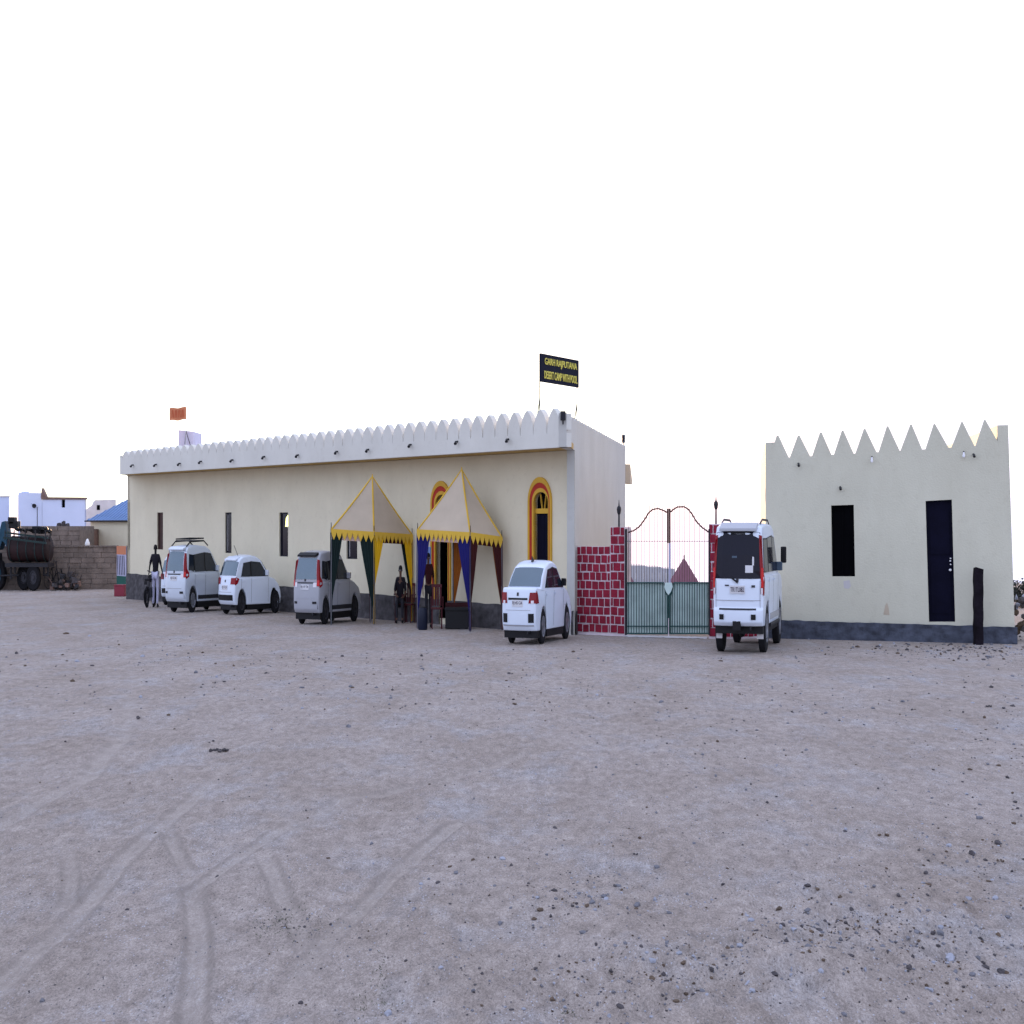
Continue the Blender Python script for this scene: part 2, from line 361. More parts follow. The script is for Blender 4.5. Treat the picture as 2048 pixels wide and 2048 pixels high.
def build_ground():
    ys = list(np.arange(3.5, 9, 0.018)) + list(np.arange(9, 16, 0.05))
    y, st = 16.0, 0.07
    while y < 1400: ys.append(y); y += st; st *= 1.05
    ys = [-8, -3, 0, 2] + ys + [1400]
    xc = list(np.arange(-3.3, 3.3, 0.018)); x, st = 3.3, 0.04; xr = []
    while x < 900: xr.append(x); x += st; st *= 1.07
    xs = [-q for q in xr[::-1]] + xc + xr
    X, Y = np.meshgrid(np.array(xs), np.array(ys))
    Z = gheight(X, Y)
    nx, ny = len(xs), len(ys)
    V = np.stack([X, Y, Z], -1).reshape(-1, 3)
    idx = np.arange(nx*ny).reshape(ny, nx)
    Fq = np.stack([idx[:-1, :-1], idx[:-1, 1:], idx[1:, 1:], idx[1:, :-1]], -1).reshape(-1, 4)
    me = bpy.data.meshes.new("ground")
    me.vertices.add(len(V)); me.vertices.foreach_set("co", V.ravel())
    me.loops.add(Fq.size); me.loops.foreach_set("vertex_index", Fq.ravel())
    me.polygons.add(len(Fq)); me.polygons.foreach_set("loop_start", np.arange(0, Fq.size, 4)); me.polygons.foreach_set("loop_total", np.full(len(Fq), 4))
    me.polygons.foreach_set("use_smooth", [True]*len(Fq))
    at_ = me.attributes.new("track", 'FLOAT', 'POINT')
    T = np.zeros(X.shape)
    E_ = np.zeros(X.shape)
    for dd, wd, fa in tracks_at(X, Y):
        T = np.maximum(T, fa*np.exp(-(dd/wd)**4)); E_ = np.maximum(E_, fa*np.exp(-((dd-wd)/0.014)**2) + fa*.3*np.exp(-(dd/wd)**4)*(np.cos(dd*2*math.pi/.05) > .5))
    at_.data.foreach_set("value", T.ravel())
    ate = me.attributes.new("track_edge_shade", 'FLOAT', 'POINT'); ate.data.foreach_set("value", E_.ravel())
    me.update(calc_edges=True); me.validate()
    m = bpy.data.materials.new("dusty_gravel_ground"); m.use_nodes = True
    t = m.node_tree; b = t.nodes["Principled BSDF"]; b.inputs["Roughness"].default_value = 0.95; b.inputs["Specular IOR Level"].default_value = 0.1
    N = t.nodes.new; L = t.links.new
    tc0 = N("ShaderNodeTexCoord"); mp0 = N("ShaderNodeMapping"); mp0.inputs["Scale"].default_value = (2.1, 1, 1); L(tc0.outputs["Object"], mp0.inputs["Vector"])
    class _T: outputs = {"Object": mp0.outputs[0]}
    tc = _T
    def nz(sc, det=6, rough=0.6, stretch=None):
        n = N("ShaderNodeTexNoise"); n.inputs["Scale"].default_value = sc; n.inputs["Detail"].default_value = det; n.inputs["Roughness"].default_value = rough
        if stretch:
            mp = N("ShaderNodeMapping"); mp.inputs["Scale"].default_value = stretch[0]; mp.inputs["Rotation"].default_value = (0, 0, R(stretch[1]))
            L(tc.outputs["Object"], mp.inputs["Vector"]); L(mp.outputs[0], n.inputs["Vector"])
        else: L(tc.outputs["Object"], n.inputs["Vector"])
        return n
    def ramp(src, p0, p1, c0, c1):
        r = N("ShaderNodeValToRGB"); r.color_ramp.elements[0].position = p0; r.color_ramp.elements[1].position = p1
        r.color_ramp.elements[0].color = (*c0, 1); r.color_ramp.elements[1].color = (*c1, 1); L(src, r.inputs["Fac"]); return r
    def mix(fac, a, bb, typ='MIX'):
        x = N("ShaderNodeMix"); x.data_type = 'RGBA'; x.blend_type = typ
        if isinstance(fac, float): x.inputs[0].default_value = fac
        else: L(fac, x.inputs[0])
        for s_, i in ((a, 6), (bb, 7)):
            if isinstance(s_, tuple): x.inputs[i].default_value = (*s_, 1)
            else: L(s_, x.inputs[i])
        return x.outputs[2]
    big = ramp(nz(0.45, 5).outputs[0], 0.35, 0.65, (0.40, 0.345, 0.305), (0.475, 0.42, 0.385))
    patch = ramp(nz(0.7, 8, 0.7).outputs[0], 0.50, 0.72, (0, 0, 0), (1, 1, 1))
    c = mix(patch.outputs[0], big.outputs[0], (0.45, 0.44, 0.45))
    mid = ramp(nz(6, 8, 0.7).outputs[0], 0.35, 0.7, (0.72, 0.71, 0.70), (1.14, 1.14, 1.14))
    c = mix(1.0, c, mid.outputs[0], 'MULTIPLY')
    fine = ramp(nz(45, 8, 0.75).outputs[0], 0.3, 0.7, (0.52, 0.51, 0.50), (1.30, 1.30, 1.30))
    c = mix(1.0, c, fine.outputs[0], 'MULTIPLY')
    grit = ramp(nz(150, 5, 0.8).outputs[0], 0.32, 0.68, (0.60, 0.59, 0.58), (1.26, 1.26, 1.26)); c = mix(1.0, c, grit.outputs[0], 'MULTIPLY')
    streak = ramp(nz(2.2, 6, 0.6, ((0.5, 1.2, 1), 35)).outputs[0], 0.4, 0.7, (0.93, 0.92, 0.91), (1.05, 1.05, 1.05))
    c = mix(1.0, c, streak.outputs[0], 'MULTIPLY')
    # small grit flecks
    for sc, th, colr, msk in ((16, 0.13, (0.12, 0.11, 0.11), 1.6), (9, 0.08, (0.10, 0.09, 0.09), 0.9), (34, 0.19, (0.16, 0.15, 0.145), 2.5), (30, 0.20, (0.46, 0.46, 0.50), 1.4)):
        v = N("ShaderNodeTexVoronoi"); v.inputs["Scale"].default_value = sc; L(tc.outputs["Object"], v.inputs["Vector"])
        th_ = ramp(v.outputs["Distance"], th*0.8, th*1.3, (1, 1, 1), (0, 0, 0)); pick = ramp(v.outputs["Color"], 0.54, 0.56, (0, 0, 0), (1, 1, 1))
        mk = ramp(nz(msk, 4).outputs[0], 0.43, 0.55, (0, 0, 0), (1, 1, 1))
        mm = N("ShaderNodeMath"); mm.operation = 'MULTIPLY'; L(th_.outputs[0], mm.inputs[0]); L(mk.outputs[0], mm.inputs[1]); m2 = N("ShaderNodeMath"); m2.operation = 'MULTIPLY'; L(mm.outputs[0], m2.inputs[0]); L(pick.outputs[0], m2.inputs[1]); mm = m2
        c = mix(mm.outputs[0], c, colr)
    ta = N("ShaderNodeAttribute"); ta.attribute_name = "track"
    mt = N("ShaderNodeMath"); mt.operation = 'MULTIPLY'; mt.inputs[1].default_value = 0.42; L(ta.outputs["Fac"], mt.inputs[0])
    c = mix(mt.outputs[0], c, (0.47, 0.415, 0.37))
    te = N("ShaderNodeAttribute"); te.attribute_name = "track_edge_shade"
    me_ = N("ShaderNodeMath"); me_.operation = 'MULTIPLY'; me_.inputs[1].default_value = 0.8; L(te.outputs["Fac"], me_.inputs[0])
    c = mix(me_.outputs[0], c, (0.25, 0.215, 0.19))  # shade of rut edges and tread ribs put into the soil colour
    L(c, b.inputs["Base Color"])
    h1 = nz(12, 10, 0.7); h2 = nz(70, 6, 0.7)
    hm = N("ShaderNodeMath"); hm.operation = 'MULTIPLY_ADD'; hm.inputs[1].default_value = 0.4; L(h2.outputs[0], hm.inputs[0]); L(h1.outputs[0], hm.inputs[2])
    bp = N("ShaderNodeBump"); bp.inputs["Strength"].default_value = 0.7; bp.inputs["Distance"].default_value = 0.03
    L(hm.outputs[0], bp.inputs["Height"]); L(bp.outputs["Normal"], b.inputs["Normal"])
    me.materials.append(m)
    o = bpy.data.objects.new("ground", me); S.collection.objects.link(o); o['kind'] = 'structure'
build_ground()

# ------------------------------------------------------------------ LONG BUILDING
A, B = Vector((-10.5, 38.1, 0)), Vector((1.14, 25.3, 0))
WP = Plane(A, B)                               # front wall
FP = Plane((-10.4, 37.0), (0.95, 24.3))        # fascia and parapet above it, one step out
GP = Plane((0.95, 24.3), (2.78, 34.2))         # gable wall (faces the gate)
GN = Vector((GP.u.y, -GP.u.x, 0))              # out of the gable, to the right
SOF = 3.355
hall = empty("long_building", (A + B) * 0.5, "long cream single-storey building with scalloped white parapet and arched doorways", "building")

def wall_grid(pl, u0, u1, z0, z1, openings, out=0.0, depth=0.10, arch=None):
    """front face with openings [(ua,ub,za,zb)], their reveals"""
    mb = MB(); us = sorted({u0, u1, *[q for o in openings for q in o[:2]]}); zs = sorted({z0, z1, *[q for o in openings for q in o[2:4]]})
    for a, b in zip(us[:-1], us[1:]):
        for c, d in zip(zs[:-1], zs[1:]):
            um, zm = (a+b)/2, (c+d)/2
            if any(o[0] < um < o[1] and o[2] < zm < o[3] for o in openings): continue
            mb.add([pl.p(a, c, out), pl.p(b, c, out), pl.p(b, d, out), pl.p(a, d, out)], [(0, 1, 2, 3)])
    for o in openings:
        a, b, c, d = o[:4]
        for (p, q) in (((a, c), (b, c)), ((b, c), (b, d)), ((b, d), (a, d)), ((a, d), (a, c))):
            mb.add([pl.p(*p, out), pl.p(*q, out), pl.p(*q, out-depth), pl.p(*p, out-depth)], [(0, 1, 2, 3)])
    return mb

wins = []
for (x0, x1, y0, y1) in ((314, 326, 1025, 1099), (450, 463, 1025, 1106), (558.5, 576, 1025, 1113), (693, 714.5, 1026, 1118)):
    ua, zt = WP.uz(x0, y0); ub, _ = WP.uz(x1, y0); _, zb = WP.uz((x0+x1)/2, y1)
    wins.append((ua, ub, zb, zt))
# arches: bands from outside in (left px, right px, top px)
def arch_params(cx_shift=None):
    res = []
    for (l, r, t) in ((1057.7, 1104.5, 954), (1061.2, 1101.8, 965), (1066.2, 1099.6, 976), (1069.3, 1098.2, 984)):
        ul, _ = WP.uz(l, 1060); ur, _ = WP.uz(r, 1060); _, zt = WP.uz((l+r)/2, t)
        res.append([ul, ur, zt])
    return res
ap2 = arch_params()
ZS = WP.uz(1080, 1004)[1]
c2 = (ap2[0][0] + ap2[0][1]) / 2
c1 = WP.uz(862.9, 1060)[0] + (ap2[0][1] - ap2[0][0]) / 2
ap1 = [[a + c1 - c2, b + c1 - c2, t] for a, b, t in ap2]
opens = list(wins)
for ap in (ap1, ap2):
    opens.append((ap[3][0], ap[3][1], 0.12, ap[3][2] + 0.02))
mb = wall_grid(WP, 0, WP.len, -0.05, SOF, opens, 0, 0.10)
NA = 18
def arch_curve(ul, ur, zt, zb):
    uc, a = (ul+ur)/2, (ur-ul)/2
    pts = [(ul, zb), (ul, ZS)]
    for k in range(1, NA): 
        th = math.pi - math.pi*k/NA
        pts.append((uc + a*math.cos(th), ZS + (zt-ZS)*math.sin(th)))
    return pts + [(ur, ZS), (ur, zb)]
for ap in (ap1, ap2):                           # spandrels above the round heads
    cv = arch_curve(*ap[3], 0.12)[1:-1]; top = ap[3][2] + 0.02
    for (p, q) in zip(cv[:-1], cv[1:]):
        mb.add([WP.p(*p), WP.p(*q), WP.p(q[0], top), WP.p(p[0], top)], [(0, 1, 2, 3)])
        mb.add([WP.p(*p), WP.p(*q), WP.p(*q, -0.1), WP.p(*p, -0.1)], [(0, 1, 2, 3)])
part(hall, "front_wall", mb, M['wall'], recalc=False)
# gable wall, with its stepped top
gl = GP.len; wu = (B - GP.a).dot(GP.u)
mb = MB()
top = []
nb = 22
for k in range(nb):
    u0_, u1_ = 0.25 + (gl-0.45)*k/nb, 0.25 + (gl-0.45)*(k+0.72)/nb
    zt = 3.93 + 0.02*k/nb
    top += [(u0_, zt - 0.045), (u0_ + 0.03, zt), (u1_ - 0.03, zt), (u1_, zt - 0.045)]
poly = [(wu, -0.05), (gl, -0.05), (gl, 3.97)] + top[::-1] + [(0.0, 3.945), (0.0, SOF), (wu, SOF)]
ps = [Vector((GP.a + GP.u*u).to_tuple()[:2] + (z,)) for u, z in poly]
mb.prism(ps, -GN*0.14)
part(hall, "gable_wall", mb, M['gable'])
# back and left walls, roof
bk = Vector((2.78, 34.2, 0)) - GN*0.14
le = A + (GP.u*9.0)
def V3(p, z): return Vector((p.x, p.y, z))
mb = MB()
mb.prism([V3(A, -0.05), V3(A, 3.6), V3(le, 3.6), V3(le, -0.05)], WP.u*0.15)
part(hall, "left_wall", mb, M['wall'])
mb = MB()
mb.prism([V3(le, -0.05), V3(le, 3.9), V3(bk, 3.9), V3(bk, -0.05)], -GP.u*0.15)
part(hall, "back_wall", mb, M['wall'])
mb = MB()
mb.prism([V3(A+WP.u*.02-WP.n*.01, SOF+.01), V3(B-WP.n*.01-WP.u*.1, SOF+.01), V3(bk-GP.u*.16, SOF+.01), V3(le-GP.u*.16+WP.u*.02, SOF+.01)], (0, 0, 0.14))
part(hall, "roof_slab", mb, M['fascia'])
# overhanging slab with fascia (soffit level SOF)
fl, fr = FP.p(0, 0), FP.p(FP.len, 0)
mb = MB()
def zval(t): return 3.78 + (3.60-3.78)*t
n = 24; th = 0.12
front = [(FP.len*k/n) for k in range(n+1)]
for a, b in zip(front[:-1], front[1:]):
    za, zb_ = zval(a/FP.len), zval(b/FP.len)
    c = [FP.p(a, SOF), FP.p(b, SOF), FP.p(b, SOF, -th), FP.p(a, SOF, -th), FP.p(a, za), FP.p(b, zb_), FP.p(b, zb_, -th), FP.p(a, za, -th)]
    mb.add(c, [(0,1,5,4), (4,5,6,7), (2,3,7,6), (0,3,2,1)])
mb.add([FP.p(0, SOF), FP.p(0, SOF, -th), FP.p(0, zval(0), -th), FP.p(0, zval(0))], [(0, 1, 2, 3)])
e = FP.len
mb.add([FP.p(e, SOF), FP.p(e, SOF, -th), FP.p(e, zval(1), -th), FP.p(e, zval(1))], [(0, 1, 2, 3)])
part(hall, "fascia", mb, M['fascia'])
mb = MB()
q0, q1, q2, q3 = FP.p(0.0, SOF+.004, -th), FP.p(e-.02, SOF+.004, -th), V3(B, SOF+.004) - WP.u*.02, V3(A, SOF+.004)
mb.prism([q0, q1, q2, q3], (0, 0, 0.10))
part(hall, "eave_soffit", mb, M['soffit'])
mb = MB()                                       # left return of the parapet
lr = fl + GP.u*9.8
mb.prism([V3(fl, SOF), V3(fl, 3.86), V3(lr, 3.86), V3(lr, SOF)], WP.u*0.12)
part(hall, "side_fascia", mb, M['fascia'])
# merlons
def ogive(w_, h):
    pts = [(-(w_/2)*(1 - (k/9)**2.5)**.80, h*k/9) for k in range(10)]
    return pts + [(-x, z) for x, z in pts[-2::-1]]
NM = 48
for k in range(NM):
    t = 0.019 + (0.9805-0.019)*k/(NM-1)
    u = t*FP.len; zb_ = zval(t) - 0.0
    pk = 3.975 + (4.055-3.975)*t
    w_ = 0.335 + random.uniform(-.012, .012)
    pk += random.uniform(-.008, .008)
    mb = MB(); mb.prism([FP.p(u+x, zb_-0.004+z, -0.002) for x, z in ogive(w_, pk-zb_)], -FP.n*0.115)
    part(hall, "merlon", mb, M['fascia'])
# corner block at the gable end of the parapet
mb = MB(); mb.prism([FP.p(FP.len*0.992, SOF+.3), FP.p(FP.len*0.992, 3.80), FP.p(FP.len, 3.94), FP.p(FP.len, SOF+.3)], -FP.n*0.118)
part(hall, "corner_block", mb, M['fascia'])
# rear eave seen past the gable, warm sunlight put into its beige colour
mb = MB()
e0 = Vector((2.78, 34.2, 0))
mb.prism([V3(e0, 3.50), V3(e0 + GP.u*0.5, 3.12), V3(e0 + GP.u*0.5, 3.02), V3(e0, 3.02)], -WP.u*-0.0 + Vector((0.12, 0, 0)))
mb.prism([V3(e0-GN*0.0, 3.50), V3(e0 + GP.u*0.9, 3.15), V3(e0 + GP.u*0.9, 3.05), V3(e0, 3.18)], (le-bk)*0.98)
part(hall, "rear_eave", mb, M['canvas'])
# rain spouts / small lamp stubs on the fascia
for px, py in ((267.6,932),(314,931),(361.8,929),(404,925),(467,922),(530.6,915.6),(598,912.5),(676.5,905.6),(738.7,901.7),(823.7,892),(916.7,886),(1018.8,881.5)):
    u, z = FP.uz(px, py); mb = MB()
    mb.tube([FP.p(u-.02, z+.03, -.01), FP.p(u-.02, z+.02, .05), FP.p(u+.03, z-.02, .10)], [0.018, .02, .03], 8)
    part(hall, "rain_spout", mb, M['dark'], smooth=True)
# stone plinth
mb = MB(); rows = []
for j in range(7):
    row = []
    for i in range(141):
        u = WP.len*i/140; t = u/WP.len; zt = 0.70 + (0.44-0.70)*t
        z = -0.05 + (zt+0.05)*j/6 + (0.02*noise.noise(Vector((u*3, 5, 1))) if j == 6 else 0)
        o_ = 0.045 + 0.02*noise.noise(Vector((u*7, z*9, 2)))
        row.append(WP.p(u, z, o_ if j < 6 else 0.035))
    rows.append(row)
rows.append([WP.p(WP.len*i/140, rows[-1][i].z, 0.0) for i in range(141)])
du = [q for q in range(141) if c1-0.14 < WP.len*q/140 < c1+0.14]
mb.grid(rows); 
mb.f = [f for f in mb.f if not (f[0] % 141 in du)]
mb.mi = [0]*len(mb.f)
part(hall, "plinth", mb, M['plinth'])
mb = MB(); rows = []
for j in range(5):
    rows.append([V3(GP.a + GP.u*(wu + (gl-wu)*i/40) + GN*(0.03+0.01*noise.noise(Vector((i*.5, j, 3)))), -0.05 + 0.48*j/4) for i in range(41)])
mb.grid(rows); part(hall, "plinth", mb, M['plinth'])
# windows
for k, (a, b, c, d) in enumerate(wins):
    mb = MB(); fw = min(0.03, (b-a)*0.16)
    for (x0, x1, z0, z1) in ((a, a+fw, c, d), (b-fw, b, c, d), (a+fw, b-fw, c, c+.03), (a+fw, b-fw, d-.03, d)):
        mb.prism([WP.p(x0, z0, -.03), WP.p(x1, z0, -.03), WP.p(x1, z1, -.03), WP.p(x0, z1, -.03)], -WP.n*0.04)
    wf = part(hall, "window", mb, M['shutter'] if k == 0 else M['dkcloth'], label=("brown shuttered window" if k == 0 else None))
    mb = MB(); mb.prism([WP.p(a+fw, c+.03, -.05), WP.p(b-fw, c+.03, -.05), WP.p(b-fw, d-.03, -.05), WP.p(a+fw, d-.03, -.05)], -WP.n*0.015)
    part(wf, "pane" if k else "shutter", mb, M['shutter'] if k == 0 else M['glassd'])
    if k == 2:
        mb = MB(); m_ = (a+b)/2 + .01
        mb.prism([WP.p(m_-.01, d-.33, -.047), WP.p(b-fw-.005, d-.33, -.047), WP.p(b-fw-.005, d-.08, -.047), WP.p(b-fw-.03, d-.045, -.047), WP.p(m_+.02, d-.13, -.047)], -WP.n*0.002)
        part(wf, "lit_pane", mb, M['lit'], label="pane glowing yellow in the upper corner")
    if k in (1, 3):
        mb = MB(); mb.prism([WP.p(a+fw+.02, c+.05, -.045), WP.p(a+fw+.035, c+.05, -.045), WP.p(a+fw+.035, d-.05, -.045), WP.p(a+fw+.02, d-.05, -.045)], -WP.n*0.004)
        part(wf, "mullion", mb, M['paleblock'])
# arched doorways with painted bands
def ring(pl, o_, i_, zb, t0, t1):
    ca, cb = arch_curve(*o_, zb), arch_curve(*i_, zb); mb = MB()
    for (p, q), (r_, s_) in zip(zip(ca[:-1], ca[1:]), zip(cb[:-1], cb[1:])):
        mb.hexa([pl.p(*p, t0), pl.p(*q, t0), pl.p(*s_, t0), pl.p(*r_, t0), pl.p(*p, t1), pl.p(*q, t1), pl.p(*s_, t1), pl.p(*r_, t1)])
    return mb
for ai, ap in enumerate((ap1, ap2)):
    zb = 0.12
    dr = part(hall, "arched_doorway", ring(WP, ap[0], ap[1], zb, -0.005, 0.035), M['yellow'])
    part(dr, "red_band", ring(WP, ap[1], ap[2], zb, -0.005, 0.028), M['red'])
    part(dr, "yellow_band", ring(WP, ap[2], ap[3], zb, -0.06, 0.032), M['yellow'])
    ul, ur, zt = ap[3]; uc = (ul+ur)/2
    ztr = WP.uz(1083, 1027)[1]; ztt = WP.uz(1083, 1017)[1]
    mb = MB(); mb.prism([WP.p(ul, ztr, -.02), WP.p(ur, ztr, -.02), WP.p(ur, ztt, -.02), WP.p(ul, ztt, -.02)], -WP.n*0.05)
    part(dr, "transom", mb, M['yellow'])
    for du_ in (-0.045, 0.045):
        mb = MB(); mb.prism([WP.p(uc+du_*0.75-.007, ztt, -.03), WP.p(uc+du_*0.75+.007, ztt, -.03), WP.p(uc+du_*1.7+.007, ZS+(zt-ZS)*.80, -.03), WP.p(uc+du_*1.7-.007, ZS+(zt-ZS)*.80, -.03)], -WP.n*0.03)
        part(dr, "fanlight_bar", mb, M['yellow'])
    mb = MB()
    cv = arch_curve(ul, ur, zt, ztt); mb.prism([WP.p(u, z, -.07) for u, z in cv], -WP.n*0.01)
    part(dr, "fanlight", mb, M['interior'])
    if ai == 1:
        for s0, s1 in ((ul+.005, uc-.004), (uc+.004, ur-.005)):
            mb = MB(); mb.prism([WP.p(s0, zb, -.06), WP.p(s1, zb, -.06), WP.p(s1, ztr, -.06), WP.p(s0, ztr, -.06)], -WP.n*0.03)
            part(dr, "door_leaf", mb, M['door'])
    else:
        mb = MB(); dd = 1.2
        a0, a1, b1, b0 = WP.p(ul, 0.03, -.09), WP.p(ur, 0.03, -.09), WP.p(ur, 0.03, -dd), WP.p(ul, 0.03, -dd)
        c = [a0, a1, b1, b0] + [V3(q, ztr) for q in (a0, a1, b1, b0)]
        mb.add(c, [(0,3,2,1), (4,5,6,7), (1,2,6,5), (2,3,7,6), (3,0,4,7)])
        part(dr, "hallway", mb, M['interior'])
# floodlights on the gable parapet
def flood(px, py, d, name_label, mt, w_=0.09, h=0.20):
    P = at(px, py, d); r = empty("floodlight", (P.x, P.y, P.z - h/2), name_label, "floodlight", "floodlights on the parapet corners")
    mb = MB(); mb.box((P.x-w_/2, P.y-.05, P.z-h/2+.04), (P.x+w_/2, P.y+.05, P.z+h/2)); part(r, "housing", mb, mt, bevel=.012)
    mb = MB(); mb.box((P.x-w_*.3, P.y-.056, P.z-h*.2), (P.x+w_*.3, P.y-.05, P.z+h*.35)); part(r, "lens", mb, M['glassd'])
    mb = MB(); mb.box((P.x-.012, P.y-.01, P.z-h/2-.03), (P.x+.012, P.y+.01, P.z-h/2+.05)); part(r, "bracket", mb, M['dark'])
flood(1126, 834, 24.25, "black floodlight on the front corner of the long building's parapet", M['dark'])
flood(1246.5, 879, 33.9, "blue-grey box floodlight on the far end of the gable parapet", M['steelblue'], .085, .24)

# roof sign
sgl, sgr = at(1082, 735, 26.3), at(1157.6, 748, 27.45)
def text_mesh(body, size, ext=0.004):
    c = bpy.data.curves.new("lettering", 'FONT'); c.body = body; c.size = size; c.extrude = ext; c.align_x = 'LEFT'; c.resolution_u = 3; c.offset = size*0.012
    o = bpy.data.objects.new("tmp", c); S.collection.objects.link(o)
    dg = bpy.context.evaluated_depsgraph_get(); me = bpy.data.meshes.new_from_object(o.evaluated_get(dg)); 
    bpy.data.objects.remove(o); return me
def text_on(root, body, p0, pr, up, height, width, m, off=0.006, name="lettering"):
    """lettering from p0 running along pr, squeezed to width x height"""
    me = text_mesh(body, 1.0)
    xs = [v.co.x for v in me.vertices]; ys = [v.co.y for v in me.vertices]
    x0, x1, y0, y1 = min(xs), max(xs), min(ys), max(ys)
    pr = Vector(pr).normalized(); up = Vector(up).normalized(); nn = pr.cross(up).normalized()
    q = root; base = Vector((0, 0, 0))
    while q is not None: base += Vector(q.location); q = q.parent
    for v in me.vertices:
        c = v.co.copy()
        v.co = Vector(p0) + pr*((c.x-x0)/(x1-x0)*width) + up*((c.y-y0)/(y1-y0)*height) + nn*(off + c.z) - base
    me.materials.clear(); me.materials.append(m)
    o = bpy.data.objects.new(name, me); S.collection.objects.link(o); o.parent = root; return o
SP = Plane((sgl.x, sgl.y), (sgr.x, sgr.y))
sz0, sz1 = SP.uz(1082, 763.6)[1], SP.uz(1082, 707)[1]
sz0r, sz1r = SP.uz(1157.6, 775)[1], SP.uz(1157.6, 720.6)[1]
sz0, sz1 = (sz0+sz0r)/2, (sz1+sz1r)/2
sign = empty("roof_sign", (sgl.x, sgl.y, 3.5), "dark blue roof sign with two lines of yellow lettering above the long building's corner", "sign")
mb = MB(); mb.prism([SP.p(0, sz0), SP.p(SP.len, sz0), SP.p(SP.len, sz1), SP.p(0, sz1)], -SP.n*0.03)
part(sign, "board", mb, M['signboard'])
hh = sz1 - sz0
text_on(sign, "GARH RAJPUTANA", SP.p(SP.len*.09, sz0+hh*.56), SP.u, (0,0,1), hh*.31, SP.len*.85, M['signtext'])
text_on(sign, "DESERT CAMP WITH POOL", SP.p(SP.len*.08, sz0+hh*.13), SP.u, (0,0,1), hh*.28, SP.len*.87, M['signtext'])
for u in (0.01, SP.len-.01):
    mb = MB(); mb.tube([SP.p(u, 3.45, -.035), SP.p(u, sz1, -.035)], 0.010, 6); part(sign, "post", mb, M['dark'])
    mb = MB(); q = SP.p(u, sz0-.32, -.035); mb.tube([q, Vector((q.x-.12, q.y+.5, 3.5))], 0.009, 6); part(sign, "brace", mb, M['dark'])

# small roof block with orange board at the far end
tb = empty("roof_cabin", at(370, 925, 37.2), "small lilac roof cabin rising behind the far end of the scalloped parapet", "rooftop cabin")
P0, P1 = at(356.8, 0, 37.2), at(386.5, 0, 37.2)
zt0 = at(0, 860, 37.2).z
mb = MB(); mb.hexa([(P0.x, 37.2, 3.45), (P1.x, 37.2, 3.45), (P1.x, 38.2, 3.45), (P0.x, 38.2, 3.45), (P0.x, 37.2, zt0), (P1.x, 37.2, zt0-.04), (P1.x, 38.2, zt0-.04), (P0.x, 38.2, zt0)])
part(tb, "wall", mb, M['lilac'])
for (a, b) in (((371.5, 862), (370, 889)), ((372, 862), (380.5, 890))):
    mb = MB(); mb.tube([at(*a, 37.15), at(*b, 37.15)], 0.009, 6); part(tb, "brace", mb, M['dark'])
ob = empty("orange_roof_board", at(339, 925, 36.9), "faded orange board with red lettering on thin poles above the roof cabin", "sign")
OP = Plane(at(339.2, 0, 36.9)[:2], at(372.3, 0, 37.0)[:2])
zc, zd = OP.uz(340, 841)[1], OP.uz(340, 816)[1]
mb = MB(); rows = []
for i in range(9):
    u = OP.len*i/8; zz = 0.04*(i/8)**2 + .01*math.sin(i*1.2)
    rows.append([OP.p(u, zc+zz, 0.02*math.sin(i)), OP.p(u, zd+zz, 0.02*math.sin(i))])
mb.grid(rows); mb.grid([[p + Vector((0, .015, 0)) for p in r] for r in rows]); part(ob, "board", mb, M['orange'])
for i in range(8):
    mb = MB(); u = OP.len*(.12 + .1*i); z0_ = zc + .07 + .04*(u/OP.len)**2
    mb.prism([OP.p(u, z0_, .03), OP.p(u+.014, z0_, .03), OP.p(u+.014+.01*(-1)**i, z0_+.2, .03), OP.p(u+.01*(-1)**i, z0_+.2, .03)], -OP.n*.004)
    part(ob, "lettering", mb, M['orangetext'])
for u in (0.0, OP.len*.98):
    mb = MB(); mb.tube([OP.p(u, 3.45, -.02), OP.p(u, zd, -.02)], 0.005, 6); part(ob, "pole", mb, M['bulb'])  # pale poles, washed-out glare put into their colour

# ------------------------------------------------------------------ RIGHT BUILDING
RF = Plane((4.47, 24.6), (8.42, 23.35))
BK = Vector((1.22, 7.4, 0))
rb = empty("gatehouse", RF.p(RF.len/2, 0), "square cream building right of the gate with pointed triangular battlements", "building")
def rf(px, py, out=0.0):
    u, z = RF.uz(px, py); return RF.p(u, z, out)
def uz(px, py): return RF.uz(px, py)
TL, TR, BR, BL = uz(1531.2, 885), uz(2016.2, 850), uz(2031, 1290), uz(1532, 1280)
vL, vR = uz(1570, 917)[1], uz(2000, 889)[1]
# front wall as cells: left column, window column, mid, door column, right
wn = [uz(1662, 1011), uz(1707.5, 1009.5), uz(1710, 1153), uz(1664, 1153)]
dn = [uz(1851, 1002), uz(1903.6, 999), uz(1910.3, 1244), uz(1858, 1244)]
def vline(ua, ub):  # parapet valley height at u
    return vL + (vR-vL)*((ua+ub)/2 - TL[0])/(TR[0]-TL[0])
def vz(u): return vL + (vR-vL)*(u-TL[0])/(TR[0]-TL[0])
mb = MB()
def quad(*pts): mb.add([RF.p(u, z) for u, z in pts], [tuple(range(len(pts)))])
zb = -0.1
quad((BL[0], zb), (wn[3][0], zb), wn[3], wn[0], (wn[0][0], vz(wn[0][0])), (TL[0], vz(TL[0])))
quad((wn[3][0], zb), (wn[2][0], zb), wn[2], wn[3])
quad(wn[0], wn[1], (wn[1][0], vz(wn[1][0])), (wn[0][0], vz(wn[0][0])))
quad((wn[2][0], zb), (dn[3][0], zb), dn[3], dn[0], (dn[0][0], vz(dn[0][0])), (wn[1][0], vz(wn[1][0])), wn[1], wn[2])
